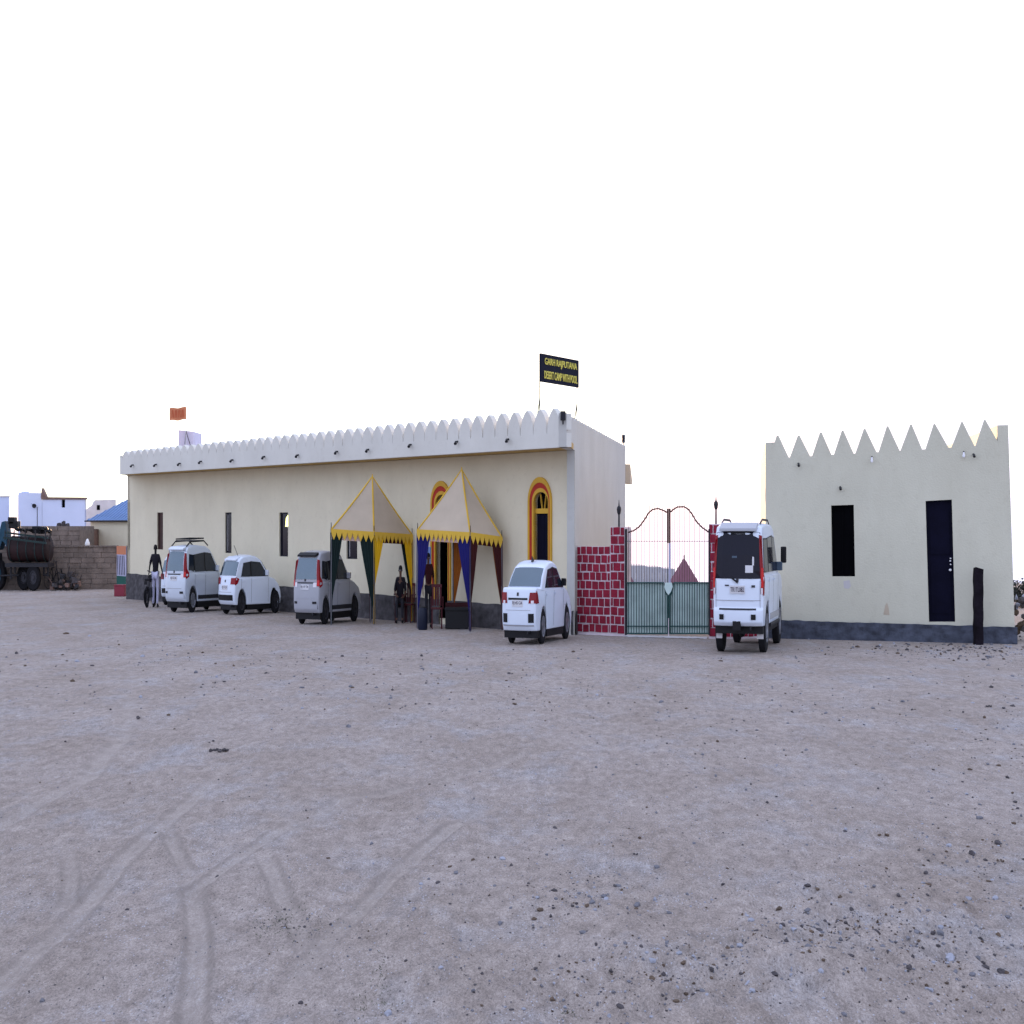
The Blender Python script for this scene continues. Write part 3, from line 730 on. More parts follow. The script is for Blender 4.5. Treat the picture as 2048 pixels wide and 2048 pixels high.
quad((dn[3][0], zb), (dn[2][0], zb), dn[2], dn[3])
quad(dn[0], dn[1], (dn[1][0], vz(dn[1][0])), (dn[0][0], vz(dn[0][0])))
quad((dn[2][0], zb), (BR[0], zb), (TR[0], vz(TR[0])), (dn[1][0], vz(dn[1][0])), dn[1], dn[2])
for op in (wn, dn):
    for (p, q) in zip(op, op[1:]+op[:1]):
        mb.add([RF.p(*p), RF.p(*q), RF.p(*q, -.12), RF.p(*p, -.12)], [(0, 1, 2, 3)])
part(rb, "front_wall", mb, M['wall2'], recalc=False)
# left, right, back walls and roof
Lf = RF.p(TL[0], 0, -.004); Lb = Lf + BK
Rf = RF.p(TR[0], 0, -.004); Rb = Rf + BK; Rfb = RF.p(BR[0], 0, -.004)
mb = MB(); mb.prism([V3(Lf, -.1), V3(Lf, TL[1]), V3(Lb, TL[1]), V3(Lb, -.1)], RF.u*0.17)
part(rb, "left_wall", mb, M['wall2'])
mb = MB(); ti = 0.20
mb.hexa([V3(Rfb-RF.u*ti, -.1), V3(Rfb, -.1), V3(Rfb+BK, -.1), V3(Rfb+BK-RF.u*ti, -.1), V3(Rf-RF.u*ti*.85, TR[1]), V3(Rf, TR[1]), V3(Rb, TR[1]), V3(Rb-RF.u*ti*.85, TR[1])])
part(rb, "right_wall", mb, M['wall2'])
mb = MB(); mb.prism([V3(Lb, -.1), V3(Lb, TL[1]), V3(Rb, TR[1]-.1), V3(Rb, -.1)], -BK.normalized()*0.17)
part(rb, "back_wall", mb, M['wall2'])
mb = MB(); mb.prism([V3(Lf+RF.u*.18-RF.n*.02, 3.18), V3(Rf-RF.u*.2-RF.n*.02, 3.18), V3(Rb-RF.u*.2-BK.normalized()*.2, 3.18), V3(Lb+RF.u*.18-BK.normalized()*.2, 3.18)], (0, 0, -.12))
part(rb, "roof_slab", mb, M['wall2'])
mb = MB(); mb.prism([RF.p(TL[0]+.18, 3.0, -.004), RF.p(TR[0]-.2, 3.0, -.004), RF.p(TR[0]-.2, vz(TR[0])-.002, -.004), RF.p(TL[0]+.18, vz(TL[0])-.002, -.004)], -RF.n*0.12)
part(rb, "parapet", mb, M['wall2'])
pk = ((1554.7,870.9,1541,1574),(1597,870.9,1582,1617),(1641.3,864.7,1626.5,1660),(1685,861,1670,1704.5),(1729,857.6,1713,1750.5),(1775,852.5,1759.5,1797),(1822,848.8,1803,1842),(1868.7,847.7,1853,1895),(1924,844,1905,1947),(1969.4,839.7,1953,1997))
for (px, py, l, r_) in [(a, b, c - 2.5, d + 2.5) for a, b, c, d in pk]:
    cu, cz = uz(px, py); ul = uz(l, 900)[0]; ur = uz(r_, 900)[0]
    mb = MB(); mb.prism([RF.p(ul, vz(ul)-.003, -.002), RF.p(ur, vz(ur)-.003, -.002), RF.p(cu+.012, cz, -.002), RF.p(cu-.012, cz, -.002)], -RF.n*0.116)
    part(rb, "merlon", mb, M['wall2'])
mb = MB(); mb.prism([RF.p(TL[0], vz(TL[0])-.3, -.001), RF.p(TL[0]+.11, vz(TL[0])-.3, -.001), RF.p(TL[0]+.11, TL[1], -.001), RF.p(TL[0], TL[1], -.001)], -RF.n*.16)
part(rb, "corner_stub", mb, M['wall2'])
# window and door
mb = MB(); mb.prism([RF.p(*q, -.10) for q in wn], -RF.n*.5); w1 = part(rb, "window", mb, M['interior'])
ww = []
for (p, q) in zip(wn, wn[1:]+wn[:1]): pass
mb = MB(); cxw = (wn[0][0]+wn[1][0])/2
mb.prism([RF.p(cxw-.012, wn[3][1], -.08), RF.p(cxw+.012, wn[3][1], -.08), RF.p(cxw+.012, wn[0][1], -.08), RF.p(cxw-.012, wn[0][1], -.08)], -RF.n*.02); part(w1, "mullion", mb, M['interior'])
mb = MB(); mb.prism([RF.p(*q, -.09) for q in dn], -RF.n*.05); d1 = part(rb, "door", mb, M['door'])
for (l, r_, t, b) in ((.12, .88, .08, .44), (.12, .88, .52, .93)):
    mb = MB(); f_ = lambda s_, t_: (dn[0][0]*(1-s_)*(1-t_) + dn[1][0]*s_*(1-t_) + dn[3][0]*(1-s_)*t_ + dn[2][0]*s_*t_, dn[0][1]*(1-t_) + dn[3][1]*t_)
    mb.prism([RF.p(*f_(l, b), -.089), RF.p(*f_(r_, b), -.089), RF.p(*f_(r_, t), -.089), RF.p(*f_(l, t), -.089)], RF.n*.012)
    part(d1, "door_panel", mb, M['door'])
for py, rr in ((1117, .012), (1122, .014), (1129, .012), (1140, .022)):
    u, z = uz(1900.5 + (py % 3)*.6, py); mb = MB(); mb.lathe([(0.001, -.02), (rr, -.01), (rr, .01), (0.001, .02)], RF.p(u, z, -.06), 'y', 8); part(d1, "latch", mb, M['bulb'], smooth=True)
# plinth
def plinthgrid(pl, u0, u1, z0, f_top, n, amp, rows_n=7):
    rows = []
    for j in range(rows_n):
        row = []
        for i in range(n+1):
            u = u0+(u1-u0)*i/n; zt = f_top(u) + .018*noise.noise(Vector((u*4.5, 1, 8)))
            z = z0 + (zt-z0)*j/(rows_n-1)
            row.append(pl.p(u, z, 0.05 + amp*noise.noise(Vector((u*6, z*10, 4))) + amp*.6*noise.noise(Vector((u*17, z*19, 4)))))
        rows.append(row)
    rows.append([pl.p(u0+(u1-u0)*i/n, rows[-1][i].z, 0) for i in range(n+1)])
    return MB().grid(rows)
zpl, zpr = uz(1565, 1240)[1], uz(2030, 1254)[1]
part(rb, "plinth", plinthgrid(RF, TL[0], BR[0]+.03, -.1, lambda u: zpl + (zpr-zpl)*(u/RF.len), 150, .02), M['plinth2'])
for (pts, m, nm) in (([(1687,1162),(1699,1160),(1702,1172),(1697,1178),(1688,1176)], M['paleblock'], "repair_patch"), ([(1767,1229),(1770,1212),(1774,1205),(1777,1214),(1779,1230)], M['canvas'], "ochre_stain")):
    mb = MB(); mb.prism([RF.p(*uz(x, y), .001) for x, y in pts], RF.n*.003); part(rb, nm, mb, m)
# spouts and bulbs
for px, py, k in ((1598, 929, 0), (1744, 920.5, 1), (1927.5, 910.6, 1), (1948, 910.6, 0), (1681.5, 976, 0)):
    u, z = uz(px, py); mb = MB()
    if k:
        mb.lathe([(0.001, 0), (.014, .0), (.016, -.03), (.024, -.06), (.018, -.085), (.001, -.095)], RF.p(u, z+.05, .06), 'z', 10); part(rb, "bulb_lamp", mb, M['bulb'], smooth=True)
        mb = MB(); mb.tube([RF.p(u, z+.06, -.01), RF.p(u, z+.06, .06)], .012, 6); part(rb, "lamp_holder", mb, M['dark'])
    else:
        mb.tube([RF.p(u-.01, z+.02, -.01), RF.p(u, z, .06), RF.p(u+.005, z-.03, .09)], [.018, .02, .022], 8); part(rb, "rain_spout", mb, M['dark'])

# leaning-free timber post in front
d = 23.22; x0, x1 = at(1948, 0, d).x, at(1964, 0, d).x; h = HC - (1136-YH)*d/F
mb = MB(); n = 12
prev = None
pts = []
for j in range(n+1):
    z = h*j/n - .05*(j == 0); wob = .006*math.sin(j*1.7)
    pts.append([(x0+wob, d-.07, z + (.02 if j == n else 0)), (x1+wob*.6, d-.07, z - (.02 if j == n else 0)), (x1+wob*.6, d+.05, z - (.03 if j == n else 0)), (x0+wob, d+.05, z)])
for j in range(n):
    mb.add(pts[j]+pts[j+1], [(0,1,5,4),(1,2,6,5),(2,3,7,6),(3,0,4,7)])
mb.add(pts[-1], [(0,1,2,3)])
solo("timber_post", mb, M['wood'], (x0, d, 0), "dark weathered timber post standing upright before the gatehouse door side", "post")

# ------------------------------------------------------------------ GATE, BRICK WALL, PILLARS
QP = Plane((1.19, 25.5), (2.02, 24.96))                 # brick face
bw = empty("brick_wall", QP.p(QP.len*.35, 0), "low wall of red painted bricks with white joints between building and gate", "wall")
pl_ = empty("gate_pillar", QP.p(QP.len*.85, 0), "red brick gate pillar left of the gate, joined to the low brick wall", "pillar", "brick gate pillars")
u_p = QP.uz(1221, 1150)[0]; zlow = QP.uz(1187, 1093)[1]; zpil = QP.uz(1235, 1054)[1]
mb = MB(); mb.prism([QP.p(0, -.05), QP.p(u_p-.002, -.05), QP.p(u_p-.002, zlow), QP.p(0, zlow)], -QP.n*.14); part(bw, "mortar", mb, M['mortar'])
mb = MB(); mb.prism([QP.p(u_p, -.05), QP.p(QP.len, -.05), QP.p(QP.len, zpil), QP.p(u_p, zpil)], -QP.n*.24); part(pl_, "mortar", mb, M['mortar'])
def bricks(root, pl, ua, ub, z0, z1, bl, rh, seed, first=0):
    rnd = random.Random(seed); k = 0; z = z0
    nrow = max(1, round((z1-z0)/rh)); rh = (z1-z0)/nrow; j = .021
    for r_ in range(nrow):
        z = z0 + rh*r_; u = ua - (bl*.5 if (r_+first) % 2 else 0)
        while u < ub - .01:
            L_ = bl*rnd.uniform(.85, 1.12); a = max(u, ua); b = min(u+L_, ub)
            if ub - b < bl*.25: b = ub
            if b-a > bl*.2:
                mb = MB(); o_ = rnd.uniform(.008, .016); dz = rnd.uniform(-.006, .006); tz = rnd.uniform(-.006, .006)
                mb.prism([pl.p(a+j/2, z+j*.8+dz, -.01), pl.p(b-j/2, z+j*.8+dz+tz, -.01), pl.p(b-j/2, z+rh-j*.2+dz, -.01), pl.p(a+j/2, z+rh-j*.2+dz-tz, -.01)], pl.n*(.01+o_))
                part(root, "brick", mb, M['brick'])
            u = b if b == ub else u+L_
bricks(bw, QP, .0, u_p-.004, .04, zlow, .132, .157, 3)
bricks(pl_, QP, u_p+.002, QP.len-.003, .04, zpil, .14, .157, 5)
mb = MB(); 
QR = Plane((3.455, 24.5), (3.71, 24.40))
pr = empty("gate_pillar", QR.p(QR.len*.5, 0), "red brick gate pillar right of the gate, half hidden behind the parked SUV", "pillar", "brick gate pillars")
zpr_ = QR.uz(1430, 1048)[1]
mb.prism([QR.p(0, -.05), QR.p(QR.len, -.05), QR.p(QR.len, zpr_), QR.p(0, zpr_)], -QR.n*.24); part(pr, "mortar", mb, M['mortar'])
bricks(pr, QR, .003, QR.len-.003, .02, zpr_-.01, .13, .172, 11)
# short brick wall from right pillar to gatehouse
QS = Plane((3.715, 24.42), (4.52, 24.62))
bs = empty("brick_wall", QS.p(QS.len*.5, 0), "short red brick wall behind the SUV joining the right pillar to the gatehouse", "wall")
mb = MB(); mb.prism([QS.p(0, -.05), QS.p(QS.len, -.05), QS.p(QS.len, .9), QS.p(0, .9)], -QS.n*.14); part(bs, "mortar", mb, M['mortar'])
bricks(bs, QS, .0, QS.len, .02, .9, .12, .157, 12)
# pillar lamps
def lamp(px, ybase, ytop, yhead, d, label):
    P = at(px, ybase, d); r = empty("pillar_lamp", P, label, "lamp", "lantern lamps on the gate pillars")
    zt_, zh = at(px, ytop, d).z, at(px, yhead, d).z
    mb = MB(); mb.tube([P - Vector((0, 0, .02)), (P.x, P.y, zh)], [.017, .015], 8); part(r, "stem", mb, M['dark'])
    mb = MB(); mb.lathe([(.012, zh), (.030, zh+.03), (.040, zh+.10), (.034, zh+.14), (.014, zh+.165), (.010, zh+.19), (.004, zt_), (.001, zt_+.005)], (P.x, P.y, 0), 'z', 10)
    part(r, "lantern", mb, M['dark'])
lamp(1238, 1054, 1000, 1030, 25.05, "black lantern on a thin stem on the left gate pillar against the cream gable")
lamp(1432, 1048, 989, 1020, 24.5, "black lantern on a thin stem on the right gate pillar against the white sky")
# the gate: two leaves
GA, GB = QP.p(QP.len+.02, 0), QR.p(-.02, 0)
GT = Plane((GA.x, GA.y), (GB.x, GB.y))
gate = empty("metal_gate", (GA+GB)/2, "closed double-leaf green metal gate with curved top between red brick pillars", "gate")
um = GT.uz(1337.5, 1200)[0]
def gp(px, py, out=0): u, z = GT.uz(px, py); return GT.p(u, z, out)
leftc = [(1256,1065),(1268,1061),(1279,1053),(1290,1038),(1297,1026),(1305,1019),(1316,1017),(1327,1021),(1334.5,1025)]
rightc = [(1341,1024),(1348,1018),(1355,1014),(1368,1013.5),(1376,1018),(1384,1028),(1392,1042),(1403,1054),(1417,1064)]
for cv, e0_, e1_, sgn in ((leftc, 1252, 1335.5, 1), (rightc, 1339.5, 1419, -1)):
    lf = MB()
    pts = [gp(*q) for q in cv]; lf.tube(pts, .014, 8)
    leaf = part(gate, "gate_leaf", lf, M['gate_rust'], smooth=True)
    st = MB(); outer = (e0_ if sgn > 0 else e1_); inner = (e1_ if sgn > 0 else e0_)
    st.tube([gp(outer, 1270), gp(outer, 1058)], .022, 8); part(leaf, "hinge_stile", st, M['dark'])
    st = MB(); st.tube([gp(inner, 1268), gp(inner, 1180)], .018, 8); part(leaf, "meeting_stile", st, M['gate_green'])
    st = MB(); st.tube([gp(inner, 1180), gp(inner, 1086)], .008 if sgn > 0 else .019, 8); part(leaf, "meeting_stile", st, M['dark'] if sgn > 0 else M['cloth'], label="pale painted middle of the meeting stile" if sgn < 0 else None)
    st = MB(); st.tube([gp(inner, 1086), gp(inner, 1017)], .017, 8); part(leaf, "meeting_stile", st, M['gate_rust'], label="brown upper part of the meeting stile")
    for y_, rr, mm in ((1082.5, .006, 'steel'), (1252.5, .012, 'gate_green'), (1267, .016, 'gate_green')):
        rl = MB(); rl.tube([gp(outer, y_), gp(inner, y_)], rr, 6); part(leaf, "rail", rl, M[mm])
    # mid rail dips beside the meeting stile
    i1 = inner - sgn*8; rl = MB()
    rl.tube([gp(outer, 1165.5), gp(i1, 1165.5), gp(i1+sgn*3, 1178), gp(inner-sgn*1.5, 1190)], .015, 6); part(leaf, "rail", rl, M['gate_green'])
    # pale sheet behind the lower bars
    sh = MB(); sh.prism([gp(outer, 1268, -.03), gp(inner, 1268, -.03), gp(inner, 1192, -.03), gp(i1, 1166, -.03), gp(outer, 1166, -.03)], -GT.n*.006); part(leaf, "sheet", sh, M['sheet'])
    # bars
    lo_, hi_ = sorted((outer, inner)); nb_ = 15
    ys_ = lambda x: np.interp(x, [c[0] for c in cv], [c[1] for c in cv])
    for k in range(1, nb_+1):
        x = lo_ + (hi_-lo_)*k/(nb_+1)
        bb = MB(); bb.tube([gp(x, 1267, .0), gp(x, 1166, .0)], .0075, 6); part(leaf, "lower_bar", bb, M['gate_green'])
        bb = MB(); bb.tube([gp(x, 1166, .0), gp(x, float(ys_(x)) - (13 if k % 2 else 5), .0)], .0048, 5); part(leaf, "upper_bar", bb, M['gate_rust'])
cl = MB(); P = [gp(x, y, .022) for x, y in ((1331,1165),(1344,1165),(1346,1174),(1342,1184),(1337.5,1190),(1333,1184),(1329,1174))]  # plate added where the pale background shows between the leaves
cl.prism(P, GT.n*.008); part(gate, "pale_gap_plate", cl, M['sheet'])
bp_ = MB(); bp_.tube([gp(1337.5, 1275, .02), gp(1337.5, 1236, .02)], .008, 6); part(gate, "drop_bolt", bp_, M['mortar'])
# threshold
mb = MB(); n = 40; rows = []
for j in range(3):
    rows.append([GT.p(GT.len*i/n, [0.006, .03, .006][j]+.012*noise.noise(Vector((i*.6, j, 0))), [.10, .0, -.1][j]+.02*noise.noise(Vector((i*.4, j, 5)))) for i in range(n+1)])
mb.grid(rows); part(gate, "threshold", mb, M['paleblock'])

# ------------------------------------------------------------------ CARS
KIND = {
 'mpv': dict(L=4.4, W=1.735, belt=.98, wr=.31, xr=.80, xf=3.52, sill=.27,
   rear=[(.16,.27),(.02,.36),(0,.55),(.03,.78),(.07,.98)], front=[(3.12,.98),(3.55,.92),(4.1,.80),(4.33,.64),(4.40,.44),(4.30,.24)],
   gh=[(.07,.98),(.14,1.22),(.33,1.56),(.5,1.645),(1.2,1.69),(2.0,1.66),(2.35,1.58),(3.14,.98)],
   sw=[[(.42,1.08),(.85,1.02),(.88,1.44),(.55,1.46)],[(.95,1.02),(1.75,1.02),(1.75,1.50),(.95,1.46)],[(1.83,1.02),(2.85,1.03),(2.35,1.47),(1.83,1.50)]]),
 'hatch': dict(L=3.9, W=1.7, belt=.92, wr=.30, xr=.68, xf=3.2, sill=.25,
   rear=[(.18,.25),(.03,.34),(0,.5),(.05,.72),(.12,.92)], front=[(2.78,.92),(3.25,.87),(3.65,.74),(3.83,.58),(3.90,.42),(3.78,.24)],
   gh=[(.12,.92),(.30,1.14),(.52,1.36),(.8,1.45),(1.4,1.49),(1.8,1.46),(2.12,1.38),(2.85,.92)],
   sw=[[(.62,.97),(1.3,.96),(1.3,1.32),(.85,1.29)],[(1.38,.96),(2.58,.97),(2.05,1.30),(1.38,1.33)]]),
 'sedan': dict(L=4.49, W=1.73, belt=.96, wr=.315, xr=.95, xf=3.6, sill=.25,
   rear=[(.16,.25),(.02,.36),(0,.55),(.03,.82),(.08,.98),(.16,1.02),(.62,1.0)], front=[(3.3,.96),(3.7,.90),(4.15,.76),(4.40,.60),(4.49,.42),(4.35,.24)],
   gh=[(.62,.97),(.95,1.20),(1.30,1.38),(1.7,1.465),(2.1,1.485),(2.5,1.42),(3.36,.96)],
   sw=[[(1.12,1.02),(1.95,1.0),(1.95,1.36),(1.50,1.32)],[(2.03,1.0),(3.05,1.0),(2.5,1.33),(2.03,1.37)]]),
 'suv': dict(L=4.43, W=1.82, belt=1.16, wr=.37, xr=.86, xf=3.54, sill=.42,
   rear=[(.10,.42),(0,.48),(0,.66),(.05,.70),(.04,1.0),(.05,1.16)], front=[(3.15,1.16),(3.5,1.14),(4.15,1.06),(4.36,.92),(4.43,.60),(4.30,.38)],
   gh=[(.05,1.16),(.08,1.5),(.16,1.82),(.28,1.93),(.9,1.975),(2.0,1.96),(2.4,1.88),(3.15,1.16)],
   sw=[[(.30,1.24),(.95,1.22),(.95,1.74),(.34,1.74)],[(1.05,1.22),(1.85,1.22),(1.85,1.78),(1.05,1.76)],[(1.93,1.22),(2.85,1.23),(2.4,1.74),(1.93,1.78)]]),
}
def make_car(kind, corner, yaw, sx, sy, sz, paint, label, rim='rim', group="cars parked along the front of the long building", **opt):
    K = KIND[kind]; L_, W_ = K['L'], K['W']; hw = W_/2; belt = K['belt']; sc = (sx, sy, sz)
    fwd = Vector((math.sin(R(yaw)), math.cos(R(yaw)), 0)); right = Vector((math.cos(R(yaw)), -math.sin(R(yaw)), 0))
    ctr = Vector((corner[0], corner[1], 0)) - right*hw*sy + fwd*L_*sx/2
    root = empty("parked_car", ctr, label, "car", group, rz=R(90-yaw))
    half = lambda z: hw - .05*(belt - z)/belt if z <= belt else hw - .03 - (.10 if kind == 'suv' else .20)*(z-belt)
    Hh = max(p[1] for p in K['gh'])
    def warp(x, y, z):                              # rounded plan and crowned roof
        ay = min(1.0, abs(y)/hw); wr_ = max(0.0, 1 - x/.85)**1.3; wf_ = max(0.0, (x-(L_-1.3))/1.3)
        z2 = z - .055*ay**4*max(0.0, min(1.0, (z-belt)/(Hh-belt)))*(1 if z > belt else 0)
        return (x + .17*ay**3*wr_ - .34*ay**3*wf_, y*(1 - .05*wr_ - .06*wf_), z2)
    def fin(mb, w=True):
        vs = [warp(*v) for v in mb.v] if w else mb.v
        mb.v = [((v[0]-L_/2)*sx, v[1]*sy, v[2]*sz) for v in vs]; return mb
    def cp(name, mb, m, parent=None, **kw):
        return part(parent or root, name, fin(mb), m, local=True, **kw)
    def extr(outline, hf):
        mb = MB(); n = len(outline)
        fr = (1, .88, .66, .33, 0, -.33, -.66, -.88, -1); m = len(fr)
        vs = [(x, q*hf(z), z) for q in fr for x, z in outline]
        fs = [tuple(range(n)), tuple(range(m*n-1, (m-1)*n-1, -1))]
        for k in range(m-1): fs += [(k*n+i, (k+1)*n+i, (k+1)*n+(i+1) % n, k*n+(i+1) % n) for i in range(n)]
        mb.add(vs, fs); return mb
    # lower body with the wheel arches in its outline
    ar = K['wr'] + .055
    def archpts(xc):
        z0 = K['sill']; zc = K['wr']; a0 = math.asin((z0-zc)/ar) if abs(z0-zc) < ar else 0
        return [(xc + ar*math.cos(a), zc + ar*math.sin(a)) for a in [a0 + (math.pi-2*a0)*k/8 for k in range(9)]]
    low = K['rear'] + K['front'] + [(K['xf']+ar+.10, K['sill'])] + archpts(K['xf']) + archpts(K['xr'])
    body = extr(low, half)
    body = fin(body); me = mesh_of(body, "body", paint, smooth=True, bevel=.030, seg=3, angle=50)
    b = bpy.data.objects.new("body", me); S.collection.objects.link(b); b.parent = root
    cab = fin(extr([(x, z - (.03 if k in (0, len(K['gh'])-1) else 0)) for k, (x, z) in enumerate(K['gh'])], lambda z: half(max(z, belt+.001))))
    part(root, "cabin", cab, paint, local=True, smooth=True, bevel=.030, seg=3, angle=60)
    # glass
    gl_ = opt.get('glass', M['glass'])
    for s in (1, -1):
        q0, q1 = K['sw'][0], K['sw'][-1]
        pts = [(q0[0][0]-.03, q0[0][1]-.02), (q1[1][0]+.05, q1[1][1]-.02), (q1[2][0]+.01, q1[2][1]+.02), (q1[3][0], q1[3][1]+.02), (q0[2][0], q0[2][1]+.02), (q0[3][0]-.02, q0[3][1]+.02)]
        mb = MB(); mb.prism([Vector((x, s*(half(z)+.004), z)) for x, z in pts], (0, -s*.006, 0)); cp("window_surround", mb, M['black'])
        for q in K['sw']:
            mb = MB(); cx_ = sum(p[0] for p in q)/4; cz_ = sum(p[1] for p in q)/4
            vs = [Vector((x, s*(half(z)+.010), z)) for x, z in q]; mb.prism(vs, (0, -s*.008, 0)); cp("side_window", mb, M["glassd"] if kind == "suv" else M["glasss"])
    # surfaces followed along the rear outline
    ro = sorted(K['rear'] + [p for p in K['gh'][:4] if p[1] > belt], key=lambda p: p[1]) if kind != 'sedan' else None
    if kind == 'sedan': ro = [(x, z) for x, z in K['rear'][:5]]
    def rx(z): return float(np.interp(z, [p[1] for p in ro], [p[0] for p in ro]))
    def rear_panel(name, fl_, fr_, z0, z1, m, out=.010, nz_=6, parent=None, xoff=0.0, xf_=None, **kw):
        mb = MB(); rows = []
        for i in range(nz_+1):
            z = z0 + (z1-z0)*i/nz_; x = (xf_(z) if xf_ else rx(z)) - out + xoff
            a, b_ = fl_(z), fr_(z); rows.append([Vector((x, a + (b_-a)*j/6, z)) for j in range(7)])
        mb.grid(rows); mb.grid([[p + Vector((.03, 0, 0)) for p in r] for r in rows])
        n_ = nz_+1
        for k in range(6): mb.add([rows[0][k], rows[0][k+1], rows[0][k+1]+Vector((.03,0,0)), rows[0][k]+Vector((.03,0,0))], [(0,1,2,3)]); mb.add([rows[-1][k], rows[-1][k+1], rows[-1][k+1]+Vector((.03,0,0)), rows[-1][k]+Vector((.03,0,0))], [(0,1,2,3)])
        for e_ in (0, -1):
            for k in range(nz_): mb.add([rows[k][e_], rows[k+1][e_], rows[k+1][e_]+Vector((.03,0,0)), rows[k][e_]+Vector((.03,0,0))], [(0,1,2,3)])
        return cp(name, mb, m, parent, **kw)
    cst = lambda v: (lambda z: v)
    if kind == 'sedan':
        gx = lambda z: float(np.interp(z, [p[1] for p in K['gh'][:4]], [p[0] for p in K['gh'][:4]]))
        rear_panel("rear_window", lambda z: -(half(z)-.07), lambda z: half(z)-.07, 1.03, 1.36, gl_, xf_=gx)
    elif kind == 'hatch':
        rear_panel("rear_window", lambda z: -(half(z)-.03), lambda z: half(z)-.03, .98, 1.33, gl_)
    elif kind == 'mpv':
        rear_panel("rear_window", lambda z: -(half(z)-.16), lambda z: half(z)-.16, 1.04, 1.52, gl_)
    else:
        rear_panel("rear_window", lambda z: -(half(z)-.045), lambda z: half(z)-.045, 1.13, 1.84, gl_)
    # windscreen
    (xa, za), (xb, zb_) = K['gh'][-1], K['gh'][-2]
    mb = MB(); f0, f1 = .1, .93
    q = [(xa+(xb-xa)*f, za+(zb_-za)*f) for f in (f0, f1)]
    mb.prism([Vector((q[0][0]+.012, -(half(q[0][1])-.08), q[0][1]+.01)), Vector((q[0][0]+.012, half(q[0][1])-.08, q[0][1]+.01)), Vector((q[1][0]+.012, half(q[1][1])-.08, q[1][1]+.01)), Vector((q[1][0]+.012, -(half(q[1][1])-.08), q[1][1]+.01))], (-.01, 0, 0))
    cp("windscreen", mb, M['glass'])
    # underbody and arch liners, set low and wide to deepen shade under the car
    mb = MB(); mb.box((.22, -hw+.07, .12 if kind != 'suv' else .30), (K['xr']-K['wr']-.07, hw-.07, belt-.15)); mb.box((K['xr']-K['wr']-.06, -hw+.28, .12 if kind != 'suv' else .30), (K['xf']+K['wr']+.07, hw-.28, belt-.16)); mb.box((K['xr']+K['wr']+.08, -hw+.07, .12 if kind != 'suv' else .30), (K['xf']-K['wr']-.08, hw-.07, K['sill']+.1)); cp("underbody", mb, M['black'])
    # wheels
    for xw in (K['xr'], K['xf']):
        for s in (1, -1):
            r_ = K['wr']; yo = s*(hw-.05); mb = MB(); wdt = .20 if kind != 'suv' else .25
            pf = [(r_*.60, 0), (r_*.92, 0), (r_, -s*.03), (r_, -s*(wdt-.03)), (r_*.92, -s*wdt), (r_*.1, -s*wdt), (.001, -s*wdt)]
            mb.lathe(pf, (xw, yo, r_), 'y', 24); mb.scaled((1, 1, 1)); fin(mb, False); wh = part(root, "wheel", mb, M['tyre'], local=True, smooth=True)
            mb = MB(); mb.lathe([(r_*.62, -s*.005), (r_*.60, s*.004), (r_*.54, -s*.01), (r_*.52, -s*.05), (.001, -s*.05)], (xw, yo, r_), 'y', 20, 0)
            for k in range(5):
                a = 2*math.pi*k/5+.3; dx, dz = math.cos(a), math.sin(a); px_, pz_ = -dz, dx; w0 = .035
                mb.prism([Vector((xw+px_*w0, yo-s*.012, r_+pz_*w0)), Vector((xw-px_*w0, yo-s*.012, r_-pz_*w0)), Vector((xw+dx*r_*.56-px_*w0*.7, yo-s*.012, r_+dz*r_*.56-pz_*w0*.7)), Vector((xw+dx*r_*.56+px_*w0*.7, yo-s*.012, r_+dz*r_*.56+pz_*w0*.7))], (0, s*.012, 0))
            mb.v = [((v[0]-L_/2)*sx, v[1]*sy, v[2]*sz) for v in mb.v]
            part(wh, "rim", mb, M[rim], local=True, smooth=True)
    # mirrors, handles, side seam, sill trim
    mz = belt + .09; mx = K['gh'][-1][0]-.42
    for s in (1, -1):
        mb = MB(); y0 = s*(half(mz)+.0); mb.box((mx-.05, min(y0, y0+s*.20), mz-.04), (mx+.10, max(y0, y0+s*.20), mz+.11)); cp("mirror", mb, opt.get('mirror', M['black'] if kind == 'sedan' else paint), bevel=.012)
        for xh in (K['sw'][-1][0][0]+.06, K['sw'][-2][0][0]+.05):
            mb = MB(); z = belt-.09; y0 = s*(half(z)-.002); mb.box((xh, min(y0, y0+s*.02), z), (xh+.16, max(y0, y0+s*.02), z+.03)); cp("door_handle", mb, paint)
        for xs_ in (K['sw'][-1][0][0]-.03, K['sw'][-2][0][0]-.03, K['sw'][-1][1][0]+.02):
            mb = MB(); mb.prism([Vector((xs_, s*(half(K['sill']+.05)+.001), K['sill']+.05)), Vector((xs_+.012, s*(half(K['sill']+.05)+.001), K['sill']+.05)), Vector((xs_+.012, s*(half(belt-.02)+.001), belt-.02)), Vector((xs_, s*(half(belt-.02)+.001), belt-.02))], (0, s*.002, 0)); cp("door_seam", mb, M['black'])
        if kind in ('mpv', 'suv'):
            mb = MB(); z0 = K['sill']+.06; mb.prism([Vector((K['xr']+ar+.02, s*(half(z0)+.0), z0)), Vector((K['xf']-ar-.02, s*(half(z0)), z0)), Vector((K['xf']-ar-.02, s*half(z0+.1), z0+.1)), Vector((K['xr']+ar+.02, s*half(z0+.1), z0+.1))], (0, s*.012, 0)); cp("sill_trim", mb, M['cargrey'] if kind == 'suv' else M['dark'])
        # headlights
        mb = MB(); zl = K['front'][2][1]; xl = K['front'][2][0]
